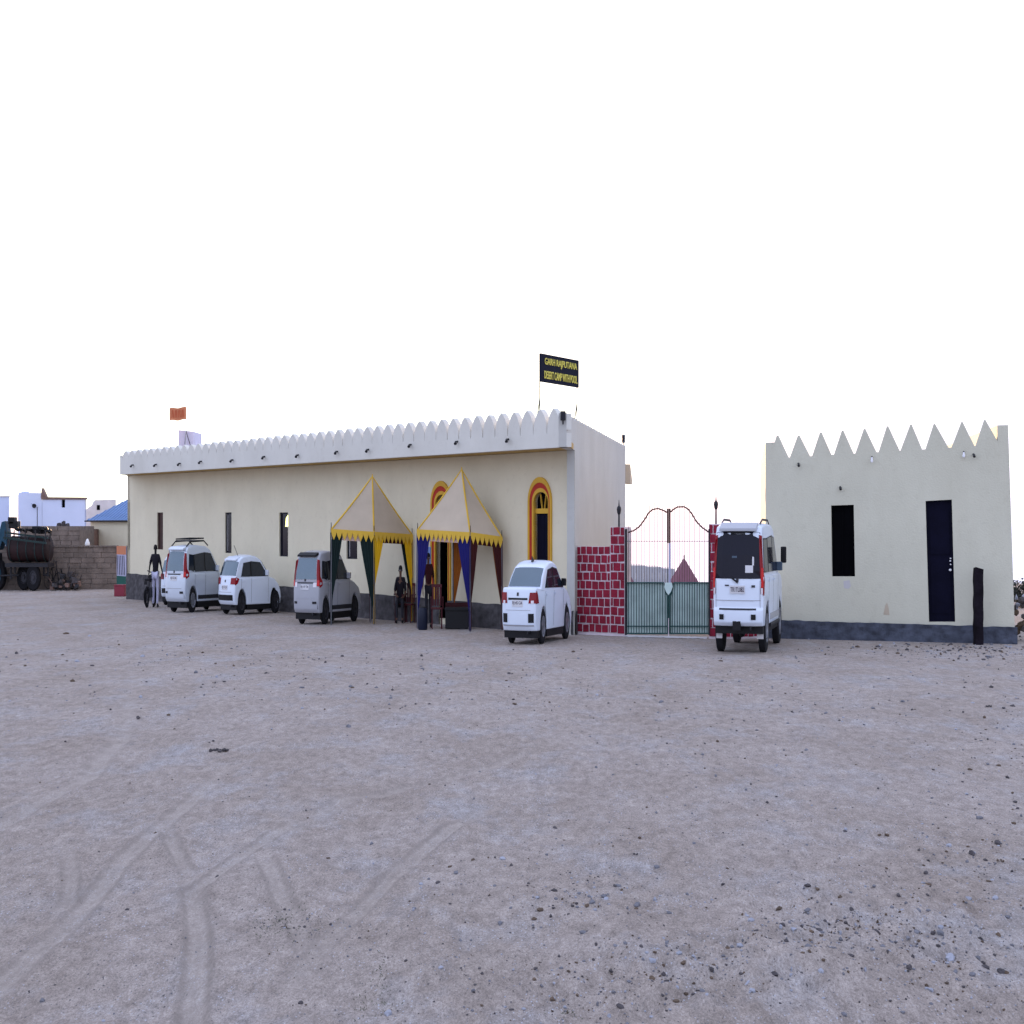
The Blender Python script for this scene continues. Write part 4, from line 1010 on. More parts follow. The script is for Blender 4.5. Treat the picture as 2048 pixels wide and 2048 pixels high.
        mb.hexa([(xl-.20, s*(hw-.32), zl-.12), (xl+.12, s*(hw-.32), zl-.14), (xl-.05, s*(hw-.035), zl-.10), (xl-.45, s*(hw-.035), zl-.02), (xl-.22, s*(hw-.32), zl+.005), (xl+.02, s*(hw-.32), zl+.0), (xl-.10, s*(hw-.035), zl+.03), (xl-.48, s*(hw-.035), zl+.05)]); cp("headlight", mb, M['lampclear'])
    # tail lamps
    for s in (1, -1):
        def lamp_panel(nm, y0, y1, z0, z1, m, **kw):
            a, b_ = sorted((y0*s, y1*s)); return rear_panel(nm, cst(a), cst(b_), z0, z1, m, .016, 4, **kw)
        def side_lamp(nm, pts, m, parent=None):
            mb = MB(); mb.prism([Vector((x, s*(half(z)+.012), z)) for x, z in pts], (0, -s*.02, 0)); return cp(nm, mb, m, parent)
        if kind == 'mpv':
            tl = rear_panel("tail_lamp", lambda z, s=s: min(s*(half(z)-.12), s*(half(z)+.005)), lambda z, s=s: max(s*(half(z)-.12), s*(half(z)+.005)), .88, 1.50, M['lampred'], .014, 8)
            side_lamp("lamp_side", [(.06,.84),(.36,.90),(.40,1.0),(.22,1.10),(.30,1.48),(.20,1.48),(.07,1.10)], M['lampred'], tl)
            lamp_panel("brake_lens", hw-.14, hw-.02, .89, 1.02, M['lampbright'], xoff=-.006)
            lamp_panel("reversing_lamp", hw-.34, hw-.16, .86, .96, M['lampclear'])
            lamp_panel("reflector", hw-.36, hw-.14, .48, .535, M['dark'])
        elif kind == 'hatch':
            tl = lamp_panel("tail_lamp", hw-.34, hw+.0, .76, .92, M['lampred'])
            side_lamp("lamp_side", [(.03,.74),(.26,.78),(.40,.90),(.14,.94),(.05,.90)], M['lampred'], tl)
        elif kind == 'sedan':
            tl = rear_panel("tail_lamp", lambda z, s=s: min(s*(hw-.28-.25*(.95-z)), s*hw) if s > 0 else -hw, lambda z, s=s: max(s*(hw-.28-.25*(.95-z)), -hw) if s < 0 else hw, .74, .93, M['lampred'], .014, 5)
            side_lamp("lamp_side", [(.01,.73),(.34,.74),(.18,.90),(.07,.96),(.02,.90)], M['lampred'], tl)
            lamp_panel("reversing_lamp", hw-.22, hw-.10, .735, .79, M['lampclear'], xoff=-.006)
            lamp_panel("bumper_vent", hw-.34, hw-.10, .40, .56, M['black'])
        else:
            tl = rear_panel("tail_lamp", lambda z, s=s: min(s*(half(z)-.085), s*(half(z)+.01)), lambda z, s=s: max(s*(half(z)-.085), s*(half(z)+.01)), .90, 1.80, M['lampred'], .016, 10)
            side_lamp("lamp_side", [(.03,.88),(.17,.88),(.20,1.12),(.14,1.25),(.10,1.75),(.07,1.75),(.04,1.2)], M['lampred'], tl)
            lamp_panel("brake_lens", hw-.082, hw-.012, 1.0, 1.30, M['lampbright'], xoff=-.006)
            lamp_panel("reversing_lamp", hw-.085, hw-.03, .90, .99, M['lampclear'], xoff=-.006)
            lamp_panel("fog_lamp", hw-.42, hw-.26, .52, .60, M['black'])
    # plate, boot seams, badge
    pz = {'mpv': .80, 'hatch': .62, 'sedan': .68, 'suv': .91}[kind]; pw = .27
    pt_ = rear_panel("number_plate", cst(-pw), cst(pw), pz, pz+.12, M['plate'], .020, 2)
    if kind != 'hatch' or True:
        me = text_mesh(opt.get('plate', "RJ 19 TA"), 1.0); xs_ = [v.co.x for v in me.vertices]; ys_ = [v.co.y for v in me.vertices]
        for v in me.vertices:
            a = (v.co.x-min(xs_))/(max(xs_)-min(xs_)); c_ = (v.co.y-min(ys_))/(max(ys_)-min(ys_))
            zz = pz+.025+.07*c_
            v.co = Vector(((rx(zz)-.026-L_/2)*sx, (pw*.85-2*pw*.85*a)*sy, zz*sz))
        me.materials.clear(); me.materials.append(M['plateink']); o_ = bpy.data.objects.new("plate_number", me); S.collection.objects.link(o_); o_.parent = pt_
    rear_panel("badge", cst(-.045), cst(.045), pz+(.19 if kind != 'suv' else .17), pz+(.25 if kind != 'suv' else .22), M['rimd'], .014, 2)
    sd_ = {'mpv': (.60, .612), 'hatch': (.56, .572), 'sedan': (.615, .622), 'suv': (.665, .69)}[kind]
    rear_panel("tailgate_seam", cst(-hw+.25), cst(hw-.25), sd_[0], sd_[1], M['dark'] if kind == 'suv' else M['cargrey'], .011, 1)
    if kind == 'mpv':
        rear_panel("chrome_strip", cst(-.55), cst(.55), .945, .97, M['rimd'], .016, 1)
        mb = MB(); zt_ = 1.60; mb.hexa([(.14,-hw+.25,1.56),(.45,-hw+.25,1.60),(.45,hw-.25,1.60),(.14,hw-.25,1.56),(.14,-hw+.27,1.60),(.45,-hw+.27,1.665),(.45,hw-.27,1.665),(.14,hw-.27,1.60)]); cp("spoiler", mb, M['black'] if opt.get('dark_spoiler') else paint, bevel=.01)
    if kind == 'hatch':
        rear_panel("bumper_insert", cst(-hw+.14), cst(hw-.14), .36, .50, M['black'], .016, 3)
        mb = MB(); mb.hexa([(.40,-hw+.28,1.35),(.75,-hw+.28,1.40),(.75,hw-.28,1.40),(.40,hw-.28,1.35),(.40,-hw+.3,1.385),(.75,-hw+.3,1.46),(.75,hw-.3,1.46),(.40,hw-.3,1.385)]); cp("spoiler", mb, paint, bevel=.01)
        mb = MB(); mb.tube([(1.0,0,1.46),(.72,0,1.72)], .012, 6); cp("antenna", mb, M['dark'])
    if kind == 'sedan':
        rear_panel("plate_recess", cst(-.48), cst(.48), .80, .835, M['black'], .012, 1)
        rear_panel("bumper_step", cst(-hw+.1), cst(hw-.1), .335, .36, M['cargrey'], .016, 1)
        mb = MB(); mb.hexa([(1.5,-.03,1.45),(1.72,-.02,1.47),(1.72,.02,1.47),(1.5,.03,1.45),(1.5,-.01,1.56),(1.55,-.01,1.55),(1.55,.01,1.55),(1.5,.01,1.56)]); cp("antenna", mb, M['dark'])
    if kind == 'suv':
        mb = MB(); mb.hexa([(.02,-hw+.24,1.85),(.40,-hw+.24,1.91),(.40,hw-.24,1.91),(.02,hw-.24,1.85),(.04,-hw+.26,1.895),(.40,-hw+.26,1.985),(.40,hw-.26,1.985),(.04,hw-.26,1.895)]); cp("spoiler", mb, M['cargrey'], bevel=.012)
        rear_panel("brake_light", cst(-.25), cst(.25), 1.80, 1.835, M['black'], .03, 1)
        for s in (1, -1):
            mb = MB(); y0 = s*(hw-.30); mb.box((K['xr']-.47, min(y0, y0+s*.22), .22), (K['xr']-.455, max(y0, y0+s*.22), .46)); cp("mud_flap", mb, M['paleblock'])
            mb = MB(); mb.tube([(.6, s*(hw-.24), 1.97), (1.0, s*(hw-.24), 2.03), (2.0, s*(hw-.24), 2.02), (2.3, s*(hw-.24), 1.95)], .02, 6); cp("roof_rail", mb, M['rimd'])
            mb = MB(); z0 = .42; mb.tube([(1.3, s*(hw-.02), .40), (3.1, s*(hw-.02), .40)], .035, 6); cp("side_step", mb, M['dark'])
        mb = MB(); mb.box((.0, -.12, .36), (.35, .16, .50)); cp("tow_bracket", mb, M['black'])
        mb = MB(); mb.tube([(.86, -hw+.3, .36), (.86, hw-.3, .36)], .07, 8); cp("axle", mb, M['black'])
        mb = MB(); mb.lathe([(.001, -.16), (.10, -.16), (.14, -.06), (.14, .06), (.10, .16), (.001, .16)], (.86, 0, .36), 'x', 12); cp("differential", mb, M['black'])
        mb = MB(); mb.box((2.75, -hw-.30, 1.34), (2.86, -hw-.10, 1.62)); cp("mirror", mb, M['black'], bevel=.02, label="tall black upper mirror")
        rear_panel("tailgate_line", cst(-hw+.10), cst(hw-.10), .80, .812, M['cargrey'], .010, 1)
        for s in (1, -1):
            rear_panel("tailgate_line", cst(s*(hw-.12)-.008), cst(s*(hw-.12)+.008), .70, 1.10, M['cargrey'], .010, 3)
        rear_panel("badge", cst(.30), cst(.45), 1.02, 1.04, M['rimd'], .012, 1); rear_panel("badge", cst(-.62), cst(-.50), 1.0, 1.035, M['rimd'], .012, 1)
        # things seen through the back glass
        rear_panel("window_sticker", cst(-.55), cst(-.28), 1.22, 1.33, M['plate'], .014, 2); rear_panel("window_sticker", cst(-.58), cst(-.52), 1.33, 1.46, M['plate'], .014, 2)
        rear_panel("window_sticker", cst(.02), cst(.20), 1.44, 1.47, M['steelblue'], .014, 1)
        mb = MB(); mb.prism([Vector((rx(1.48)-.045, -.05, 1.18)), Vector((rx(1.2)-.045, .0, 1.18)), Vector((rx(1.48)-.045, -.26, 1.45)), Vector((rx(1.48)-.045, -.16, 1.50))], (-.004, 0, 0)); 
        mb = MB(); mb.tube([(rx(1.16)-.03, .22, 1.15), (rx(1.10)-.035, -.02, 1.07)], .016, 6); cp("wiper", mb, M['black'])
    if opt.get('carrier'):
        for s in (1, -1):
            mb = MB(); mb.tube([(.45, s*(hw-.26), 1.66), (.8, s*(hw-.26), 1.78), (1.9, s*(hw-.26), 1.80), (2.25, s*(hw-.26), 1.68)], .022, 6); cp("roof_rail", mb, M['black'])
        for x_ in (.85, 1.35, 1.85):
            mb = MB(); mb.tube([(x_, -hw+.26, 1.80), (x_, hw-.26, 1.80)], .02, 6); cp("carrier_bar", mb, M['rimd'])
        mb = MB(); mb.tube([(.80, -hw+.3, 1.84), (.80, hw-.3, 1.84), (1.95, hw-.3, 1.86), (1.95, -hw+.3, 1.86), (.8, -hw+.3, 1.84)], .018, 6); cp("carrier_frame", mb, M['black'])
    # exhaust
    mb = MB(); mb.tube([(.10, -.45, K['sill']-.03), (.6, -.45, K['sill']-.03)], .03, 8); cp("exhaust", mb, M['dark'])
    return root
def corner(px, d): return ((px-1024)/F*d, d)
make_car('hatch', corner(358, 34.7), 25, .30, .37, .86, M['carwhite'], "white car farthest left, mostly hidden behind the silver car and the standing man", plate="RJ 14")
make_car('mpv', corner(368, 31.7), 31, .39, .39, .92, M['carsilver'], "silver people carrier with black roof rails, second from the left", carrier=True, plate="RJ 15 UA")
make_car('hatch', corner(466, 30.9), 43.7, .37, .40, .90, M['carwhite'], "white hatchback with black bumper insert standing right of the silver people carrier", rim='rimd', plate="RJ 15 CA")
make_car('mpv', corner(636, 27.75), 27.4, .386, .385, .88, M['cargrey'], "plain silver-grey people carrier with its nose under the left canopy tent", rim='rimd', dark_spoiler=True, plate="RJ 19 TA")
make_car('sedan', corner(1071, 22.95), 22.7, .43, .375, .94, M['carwhite'], "white four-door saloon parked before the arched door near the brick wall", plate="RJ 45 CA")
make_car('suv', corner(1528, 21.25), 17.3, .66, .45, 1.03, M['carwhite'], "tall white SUV seen from behind, parked before the right gate pillar", rim='rim', glass=M['glassd'], plate="TR1TL082", mirror=M['steelblue'], group="cars parked before the gate")

# ------------------------------------------------------------------ CANOPY TENTS
def tent(L, C, Rr, Bk, apex, ez, cols, label):
    L, C, Rr, Bk = [Vector((p[0], p[1], 0)) for p in (L, C, Rr, Bk)]
    root = empty("canopy_tent", (L+Rr)/2, label, "tent", "beige canopy tents before the long building")
    cs = [L, C, Rr, Bk]; zs = ez; ap = Vector(apex)
    for k in range(4):                                    # roof panels, slightly sagging, and their ridge tapes
        a, b = V3(cs[k], zs[k]), V3(cs[(k+1) % 4], zs[(k+1) % 4]); rows = []
        nn = (b-a).cross(Vector((0, 0, 1))).normalized()
        for i in range(9):
            v = i/8; row = []
            for j in range(9):
                s_ = j/8; e_ = a.lerp(b, s_); p = e_.lerp(ap, v); sag = .05*math.sin(math.pi*v)*(.5+math.sin(math.pi*s_)*.5)
                p = p - Vector((0, 0, 1))*sag; row.append(p)
            rows.append(row)
        mb = MB(); mb.grid(rows); part(root, "roof_panel", mb, M['canvas'], smooth=True, recalc=False)
        ridge = [rows[i][0] + Vector((0, 0, .004)) for i in range(9)]
        mb = MB(); mb.tube(ridge, [.017]*7 + [.014, .010], 6); part(root, "ridge_tape", mb, M['trim'])
        # eave band and pointed valance
        mb = MB(); mb.prism([a + Vector((0,0,.015)), b + Vector((0,0,.015)), b - Vector((0,0,.05)), a - Vector((0,0,.05))], nn*.028); part(root, "eave_band", mb, M['trim'])
        Lk = (b-a).length; npn = max(6, round(Lk/.105)); 
        for i in range(npn):
            q0, q1 = a.lerp(b, i/npn), a.lerp(b, (i+1)/npn); qm = (q0+q1)/2; off = nn*.026
            dn_ = Vector((0, 0, -1)); mb = MB()
            mb.prism([q0+dn_*.04+off, q0.lerp(q1,.1)+dn_*.10+off, qm.lerp(q0,.25)+dn_*.17+off, qm+dn_*.205+off, qm.lerp(q1,.25)+dn_*.17+off, q1.lerp(q0,.1)+dn_*.10+off, q1+dn_*.04+off], nn*.004)
            part(root, "valance_tongue", mb, M['trim'])
        mb = MB(); mb.prism([a+Vector((0,0,-.04))-nn*.01, b+Vector((0,0,-.04))-nn*.01, b+Vector((0,0,-.20))-nn*.01, a+Vector((0,0,-.20))-nn*.01], -nn*.004); part(root, "inner_valance", mb, M['pink'] if k in (0, 3) else M['cmaroon'])
    for k in range(4):
        p = cs[k]; mb = MB(); mb.tube([V3(p, 0), V3(p, zs[k]+.02)], .014, 8); pl__ = part(root, "pole", mb, M['steel'])
        mb = MB(); mb.tube([V3(p, zs[k]+.01), V3(p, zs[k]+.14)], [.010, .006], 6); part(pl__, "finial", mb, M['dark'])
    mb = MB(); mb.tube([ap - Vector((0, 0, .03)), ap + Vector((0, 0, .05))], [.018, .008], 6); part(root, "apex_cap", mb, M['trim'])
    # curtains gathered at each post: for side k, one at its start and one at its end
    for k in range(4):
        a, b = cs[k], cs[(k+1) % 4]; u = (b-a); Lk = u.length; u.normalize(); nn = u.cross(Vector((0, 0, 1))).normalized()
        for e_, (p, dr_) in enumerate(((a, u), (b, -u))):
            m, w_, zend = cols[k][e_]
            if m is None: continue
            z1_ = zs[k if e_ == 0 else (k+1) % 4] - .06; rows = []
            for i in range(17):
                z = z1_ + (0.02-z1_)*i/16; t_ = (z1_-z)/(z1_-zend) if z > zend else 1.0
                wd = w_*Lk*(1 - t_**1.15*.97) if t_ < 1 else w_*Lk*.05
                wd = max(wd, .042); row = []
                for j in range(17):
                    s_ = j/16; row.append(V3(p + dr_*(wd*s_ - .018) + nn*(.008 + .008*math.sin(s_*math.pi*9 + i*.15)*min(1, wd*6)), z))
                rows.append(row)
            mb = MB(); mb.grid(rows); part(root, "curtain", mb, m, smooth=True, recalc=False)
    return root
T1 = dict(L=(-3.61, 27.85), C=(-2.765, 27.95), Rr=(-2.055, 28.7), Bk=(-2.90, 28.6))
def zat(y, d): return HC-(y-YH)*d/F
tent(T1['L'], T1['C'], T1['Rr'], T1['Bk'], (-2.83, 28.27, 2.985), [zat(1059,27.85), zat(1065,27.95), zat(1070,28.7), 1.90],
     [[(M['cgreen'], .29, .35), (M['cgreen'], .36, .15)], [(M['cyellow'], .27, .70), (M['cyellow'], .24, .50)], [(M['cgreen'], .30, .3), (M['cgreen'], .2, .3)], [(M['cmaroon'], .2, .3), (M['cmaroon'], .12, .3)]],
     "beige canopy tent with dark green and yellow curtains, over the people carrier's nose")
tent((-1.82, 26.9), (-.782, 26.1), (-.193, 26.45), (-1.15, 27.2), (-.965, 26.75, 3.06), [zat(1060,26.9), zat(1066,26.1), zat(1075,26.45), 1.89],
     [[(M['cblue'], .26, .25), (M['cblue'], .25, .25)], [(M['cmaroon'], .28, .3), (M['cmaroon'], .32, .3)], [(M['corange'], .22, .3), (M['corange'], .30, .3)], [(None, 0, 0), (M['cmaroon'], .10, .3)]],
     "beige canopy tent with blue and maroon curtains, before the left arched doorway")

# ------------------------------------------------------------------ PEOPLE
def skin_mesh(name, joints, edges, m, sub=2, scale=(1, 1, 1)):
    me = bpy.data.meshes.new(name); me.from_pydata([j[0] for j in joints], edges, []); o = bpy.data.objects.new("tmp", me); S.collection.objects.link(o)
    sk = o.modifiers.new("s", 'SKIN'); sk.use_smooth_shade = True
    for i, j in enumerate(joints): 
        r_ = j[1]; o.data.skin_vertices[0].data[i].radius = r_ if isinstance(r_, tuple) else (r_, r_)
        o.data.skin_vertices[0].data[i].use_root = (i == 0)
    sb = o.modifiers.new("u", 'SUBSURF'); sb.levels = sub; sb.render_levels = sub
    dg = bpy.context.evaluated_depsgraph_get(); out = bpy.data.meshes.new_from_object(o.evaluated_get(dg)); bpy.data.objects.remove(o)
    for v in out.vertices: v.co = Vector((v.co.x*scale[0], v.co.y*scale[1], v.co.z*scale[2]))
    out.materials.clear(); out.materials.append(m); out.polygons.foreach_set("use_smooth", [True]*len(out.polygons)); out.name = name
    return out
def addm(root, name, me, **kw):
    o = bpy.data.objects.new(name, me); S.collection.objects.link(o); o.parent = root; return o
def person(loc, rz, label, pose, scale, shirt, trous, skin=None):
    """pose: dict of joint -> (x,y,z) for a 1.72 m adult; x right, y forward"""
    J = dict(pelvis=(0,0,.93), belly=(0,.01,1.10), chest=(0,0,1.30), neck=(0,0,1.47), nk2=(0,.01,1.53), head=(0,.015,1.62), crown=(0,.0,1.69),
             sl=(-.17,0,1.41), el=(-.25,.0,1.14), wl=(-.27,.06,.89), hl=(-.27,.08,.80), sr=(.17,0,1.41), er=(.25,.0,1.14), wr=(.27,.06,.89), hr=(.27,.08,.80),
             pl=(-.09,0,.90), kl=(-.10,.02,.50), al=(-.10,-.01,.09), tl=(-.11,.13,.035), pr=(.09,0,.90), kr=(.10,.02,.50), ar=(.10,-.01,.09), tr=(.11,.13,.035))
    J.update(pose)
    rad = dict(pelvis=(.13,.10), belly=(.13,.10), chest=(.15,.105), neck=.06, nk2=.052, head=(.075,.092), crown=.06, sl=.058, el=.042, wl=.027, hl=(.036,.02), sr=.058, er=.042, wr=.027, hr=(.036,.02),
               pl=.085, kl=.058, al=.038, tl=.035, pr=.085, kr=.058, ar=.038, tr=.035)
    names = list(J); idx = {n_: i for i, n_ in enumerate(names)}
    E = [('pelvis','belly'),('belly','chest'),('chest','neck'),('neck','nk2'),('nk2','head'),('head','crown'),('chest','sl'),('sl','el'),('el','wl'),('wl','hl'),('chest','sr'),('sr','er'),('er','wr'),('wr','hr'),
         ('pelvis','pl'),('pl','kl'),('kl','al'),('al','tl'),('pelvis','pr'),('pr','kr'),('kr','ar'),('ar','tr')]
    js = [(J[n_], rad[n_]) for n_ in names]; ed = [(idx[a], idx[b]) for a, b in E]
    for h, sgn, wnm in (('hl', -1, 'wl'), ('hr', 1, 'wr')):
        H_ = Vector(J[h]); dr_ = (H_ - Vector(J[wnm])).normalized(); sd_ = Vector((0, 1, 0)) if abs(dr_.y) < .8 else Vector((1, 0, 0))
        for f_ in range(4):
            b0 = len(js); p0 = H_ + sd_*(.024 - .016*f_); ln = [.07, .078, .074, .058][f_]
            js += [(tuple(p0 + dr_*ln*.5), .0085), (tuple(p0 + dr_*ln + Vector((-sgn*.015, 0, 0))), .007)]; ed += [(idx[h], b0), (b0, b0+1)]
        b0 = len(js); p0 = H_ + sd_*.045 - dr_*.01; js += [(tuple(p0), .010), (tuple(p0 + dr_*.04 + sd_*.008), .008)]; ed += [(idx[h], b0), (b0, b0+1)]
    root = empty("person", loc, label, "person", None, rz)
    addm(root, "body", skin_mesh("body", js, ed, skin or M['skin'], 1, scale))
    def sub(ns, es, grow, m, nm, extra=None):
        jj = [(J[n_], tuple(q+grow for q in (rad[n_] if isinstance(rad[n_], tuple) else (rad[n_],)*2))) for n_ in ns]; ii = {n_: k for k, n_ in enumerate(ns)}
        return addm(root, nm, skin_mesh(nm, jj, [(ii[a], ii[b]) for a, b in es], m, 1, scale))
    sub(['pelvis','belly','chest','neck','sl','el','sr','er'], [('pelvis','belly'),('belly','chest'),('chest','neck'),('chest','sl'),('sl','el'),('chest','sr'),('sr','er')], .018, shirt, "shirt")
    sub(['pelvis','pl','kl','al','pr','kr','ar'], [('pelvis','pl'),('pl','kl'),('kl','al'),('pelvis','pr'),('pr','kr'),('kr','ar')], .016, trous, "trousers")
    hd = Vector(J['head']); mb = MB(); mb.lathe([(.001,.098),(.05,.088),(.080,.05),(.088,.01),(.082,-.02),(.07,-.04)], (hd.x, hd.y-.018, hd.z+.02), 'z', 14)
    mb.v = [(v[0]*scale[0], v[1]*scale[1], v[2]*scale[2]) for v in mb.v]; part(root, "hair", mb, M['hair'], local=True, smooth=True)
    for s in (-1, 1):
        for nm, q, rr, m in (("ear", (s*.083, .0, -.005), .018, skin or M['skin']), ("eye", (s*.03, .098, .01), .010, M['bulb'])):
            mb = MB(); mb.lathe([(.001,rr),(rr*.8,rr*.6),(rr,0),(rr*.8,-rr*.6),(.001,-rr)], (hd.x+q[0], hd.y+q[1], hd.z+q[2]), 'z', 8); mb.v = [(v[0]*scale[0], v[1]*scale[1], v[2]*scale[2]) for v in mb.v]; part(root, nm, mb, m, local=True, smooth=True)
    mb = MB(); mb.hexa([(hd.x-.012,hd.y+.09,hd.z-.03),(hd.x+.012,hd.y+.09,hd.z-.03),(hd.x+.01,hd.y+.125,hd.z-.028),(hd.x-.01,hd.y+.125,hd.z-.028),(hd.x-.006,hd.y+.09,hd.z+.02),(hd.x+.006,hd.y+.09,hd.z+.02),(hd.x+.004,hd.y+.098,hd.z+.02),(hd.x-.004,hd.y+.098,hd.z+.02)])
    mb.v = [(v[0]*scale[0], v[1]*scale[1], v[2]*scale[2]) for v in mb.v]; part(root, "nose", mb, skin or M['skin'], local=True)
    for a_, t_ in (('al', 'tl'), ('ar', 'tr')):
        p, q = Vector(J[a_]), Vector(J[t_]); sh_ = skin_mesh("shoe", [((p.x,p.y-.03,p.z-.045),.045),((p.x,p.y+.05,p.z-.045),.046),((q.x,q.y+.02,q.z+.003),.04)], [(0,1),(1,2)], M['black'], 1, scale); addm(root, "shoe", sh_)
    return root
pg = ground(311, 1215)
person((pg.x, pg.y, 0), R(0), "man standing with his back turned in black shirt and pale trousers beside a motorcycle",
       dict(el=(-.27,-.02,1.16), wl=(-.33,.02,.92), hl=(-.345,.03,.84), er=(.27,-.02,1.16), wr=(.34,.03,.93), hr=(.36,.04,.85), kl=(-.12,.05,.5), al=(-.13,.06,.09), tl=(-.14,.2,.035), ar=(.12,-.12,.09), tr=(.13,.02,.035)),
       (.50, .6, .885), M['shirt'], M['trousers'], M['hair'])
pc = (at(801, 1236, 28.65).x, 28.65)
sit = dict(pelvis=(0,0,.46), belly=(0,-.02,.62), chest=(0,-.01,.84), neck=(0,.0,1.01), nk2=(0,.02,1.07), head=(0,.03,1.16), crown=(0,.02,1.23), sl=(-.17,0,.95), sr=(.17,0,.95), el=(-.24,.03,.68), er=(.26,.06,.68), wl=(-.18,.24,.58), wr=(.16,.26,.60), hl=(-.13,.31,.57), hr=(.10,.33,.59),
           pl=(-.09,.03,.45), pr=(.09,.03,.45), kl=(-.13,.42,.47), kr=(.13,.42,.47), al=(-.13,.40,.09), ar=(.13,.40,.09), tl=(-.14,.53,.035), tr=(.14,.53,.035))
person((pc[0], pc[1], 0), R(180), "dark-clothed man sitting on a chair under the left canopy tent", sit, (.45, .6, .92), M['shirt'], M['dkcloth'])
def chair(x, y, rz, m, label, s=(.45, .6, .92)):
    r = empty("plastic_chair", (x, y, 0), label, "chair", None, rz)
    def cb(nm, lo, hi, **k): mb = MB(); mb.box(lo, hi); mb.scaled(s); part(r, nm, mb, m, local=True, **k)
    cb("seat", (-.24, -.22, .40), (.24, .26, .43), bevel=.008)
    for i in range(4): x0 = -.22+.118*i; cb("back_slat", (x0, -.25, .46), (x0+.08, -.23, .84))
    cb("back_rail", (-.24, -.255, .84), (.24, -.225, .90))
    for sx_ in (-1, 1):
        for y0 in (-.22, .22): cb("leg", (sx_*.22-.02, y0-.02, 0), (sx_*.22+.02, y0+.02, .40))
        cb("armrest", (min(sx_*.25, sx_*.29), -.22, .62), (max(sx_*.25, sx_*.29), .2, .65)); cb("arm_post", (sx_*.27-.015, .16, .40), (sx_*.27+.015, .2, .62))
chair(pc[0], pc[1], R(180), M['dkred'], "dark chair beneath the seated man in the left canopy tent")
chair(at(818, 0, 28.65).x, 28.6, R(160), M['redplastic'], "dark red plastic chair right of the seated man behind a yellow curtain", (.4, .45, .9))
px_ = at(857, 0, 27.2).x
person((px_, 27.15, 0), R(195), "man in dark red clothes standing behind the blue curtain of the right canopy tent", dict(wl=(-.22,.20,.98), hl=(-.18,.27,1.0)), (.42, .5, .84), M['dkred'], M['dkcloth'])
chair(at(874, 0, 26.9).x, 26.85, R(185), M['redplastic'], "red plastic chair standing inside the right canopy tent before the open doorway", (.42, .5, .95))
bq = empty("bench", (at(916, 0, 26.75).x, 26.8, 0), "low black bench added to fill the dark inside the right canopy tent, right of the red chair", "bench")  # black bench added to fill the dark area under the tent
xa_, xb_ = at(890, 0, 26.8).x, at(938, 0, 26.8).x
mb = MB(); mb.box((xa_, 26.65, .36), (xb_, 26.95, .42)); part(bq, "seat", mb, M['black'], bevel=.008)
mb = MB(); mb.box((xa_+.01, 26.67, .02), (xb_-.01, 26.93, .359)); part(bq, "skirt", mb, M['black'])
mb = MB(); mb.box((xa_, 26.93, .421), (xb_, 26.96, .50)); part(bq, "back_rail", mb, M['dkred'])
# scarf / cloth bag hung by the person, blue drum, footrest
bx_, by_ = at(846, 0, 26.7).x, 26.6
dr_ = empty("drum", (bx_, by_, 0), "dark blue plastic drum on the ground inside the left post of the right tent", "drum")
mb = MB(); mb.lathe([(.001,.42),(.075,.42),(.08,.40),(.09,.38),(.095,.22),(.09,.03),(.08,0),(.001,0)], (bx_, by_, 0), 'z', 16); part(dr_, "shell", mb, M['blueplastic'], smooth=True)
mb = MB(); mb.lathe([(.001,.44),(.07,.44),(.076,.421),(.07,.42)], (bx_, by_, 0), 'z', 16); part(dr_, "lid", mb, M['black'])
bl = MB(); q = at(857, 1122, 27.35)
rows = []
for i in range(9):
    rows.append([Vector((q.x-.05+.10*j/6 - .02*(i/8)*(1-j/6), q.y-.01*math.sin(j*1.6), q.z+.28-.42*i/8)) for j in range(7)])
bl.grid(rows); bl.grid([[p+Vector((0, .015, 0)) for p in r_] for r_ in rows]); solo("hanging_cloth", bl, M['ltblue'], (q.x, q.y, q.z), "light blue cloth hanging at the edge of the arched doorway behind the blue curtain", "cloth", smooth=True)

# ------------------------------------------------------------------ MOTORCYCLE by the standing man
mg = (at(305, 0, 34.2).x, 34.0)
mc = empty("motorcycle", (mg[0], mg[1], 0), "dark motorcycle seen from behind at the left of the standing man", "motorcycle", None, R(80))
def mp(nm, mb, m, **k): mb.scaled((.32, .42, .86)); return part(mc, nm, mb, m, local=True, **k)
for x in (-.62, .64):
    mb = MB(); mb.lathe([(.22,-.045),(.29,-.05),(.31,0),(.29,.05),(.22,.045),(.22,-.045)], (x, 0, .31), 'y', 20); wq = mp("wheel", mb, M['tyre'], smooth=True)
    mb = MB(); mb.lathe([(.22,.01),(.05,.03),(.001,.03)], (x, 0, .31), 'y', 12); mb.scaled((.45,.42,.86)); part(wq, "rim", mb, M['rimd'], local=True)
mb = MB(); mb.box((-.25,-.12,.28),(.25,.12,.58)); mp("engine", mb, M['rimd'], bevel=.03)
mb = MB(); mb.hexa([(-.02,-.12,.72),(.42,-.12,.78),(.42,.12,.78),(-.02,.12,.72),(0,-.1,.92),(.38,-.09,.96),(.38,.09,.96),(0,.1,.92)]); mp("fuel_tank", mb, M['black'], bevel=.03)
mb = MB(); mb.box((-.75,-.11,.76),(0,.11,.84)); mp("seat", mb, M['black'], bevel=.02)
mb = MB(); mb.tube([(.45,-.34,1.04),(.42,-.15,1.0),(.46,0,.98),(.42,.15,1.0),(.45,.34,1.04)], .018, 6); mp("handlebar", mb, M['dark'])
mb = MB(); mb.tube([(.64,.07,.31),(.45,.07,.95)], .022, 6); mb.tube([(.64,-.07,.31),(.45,-.07,.95)], .022, 6); mp("fork", mb, M['dark'])
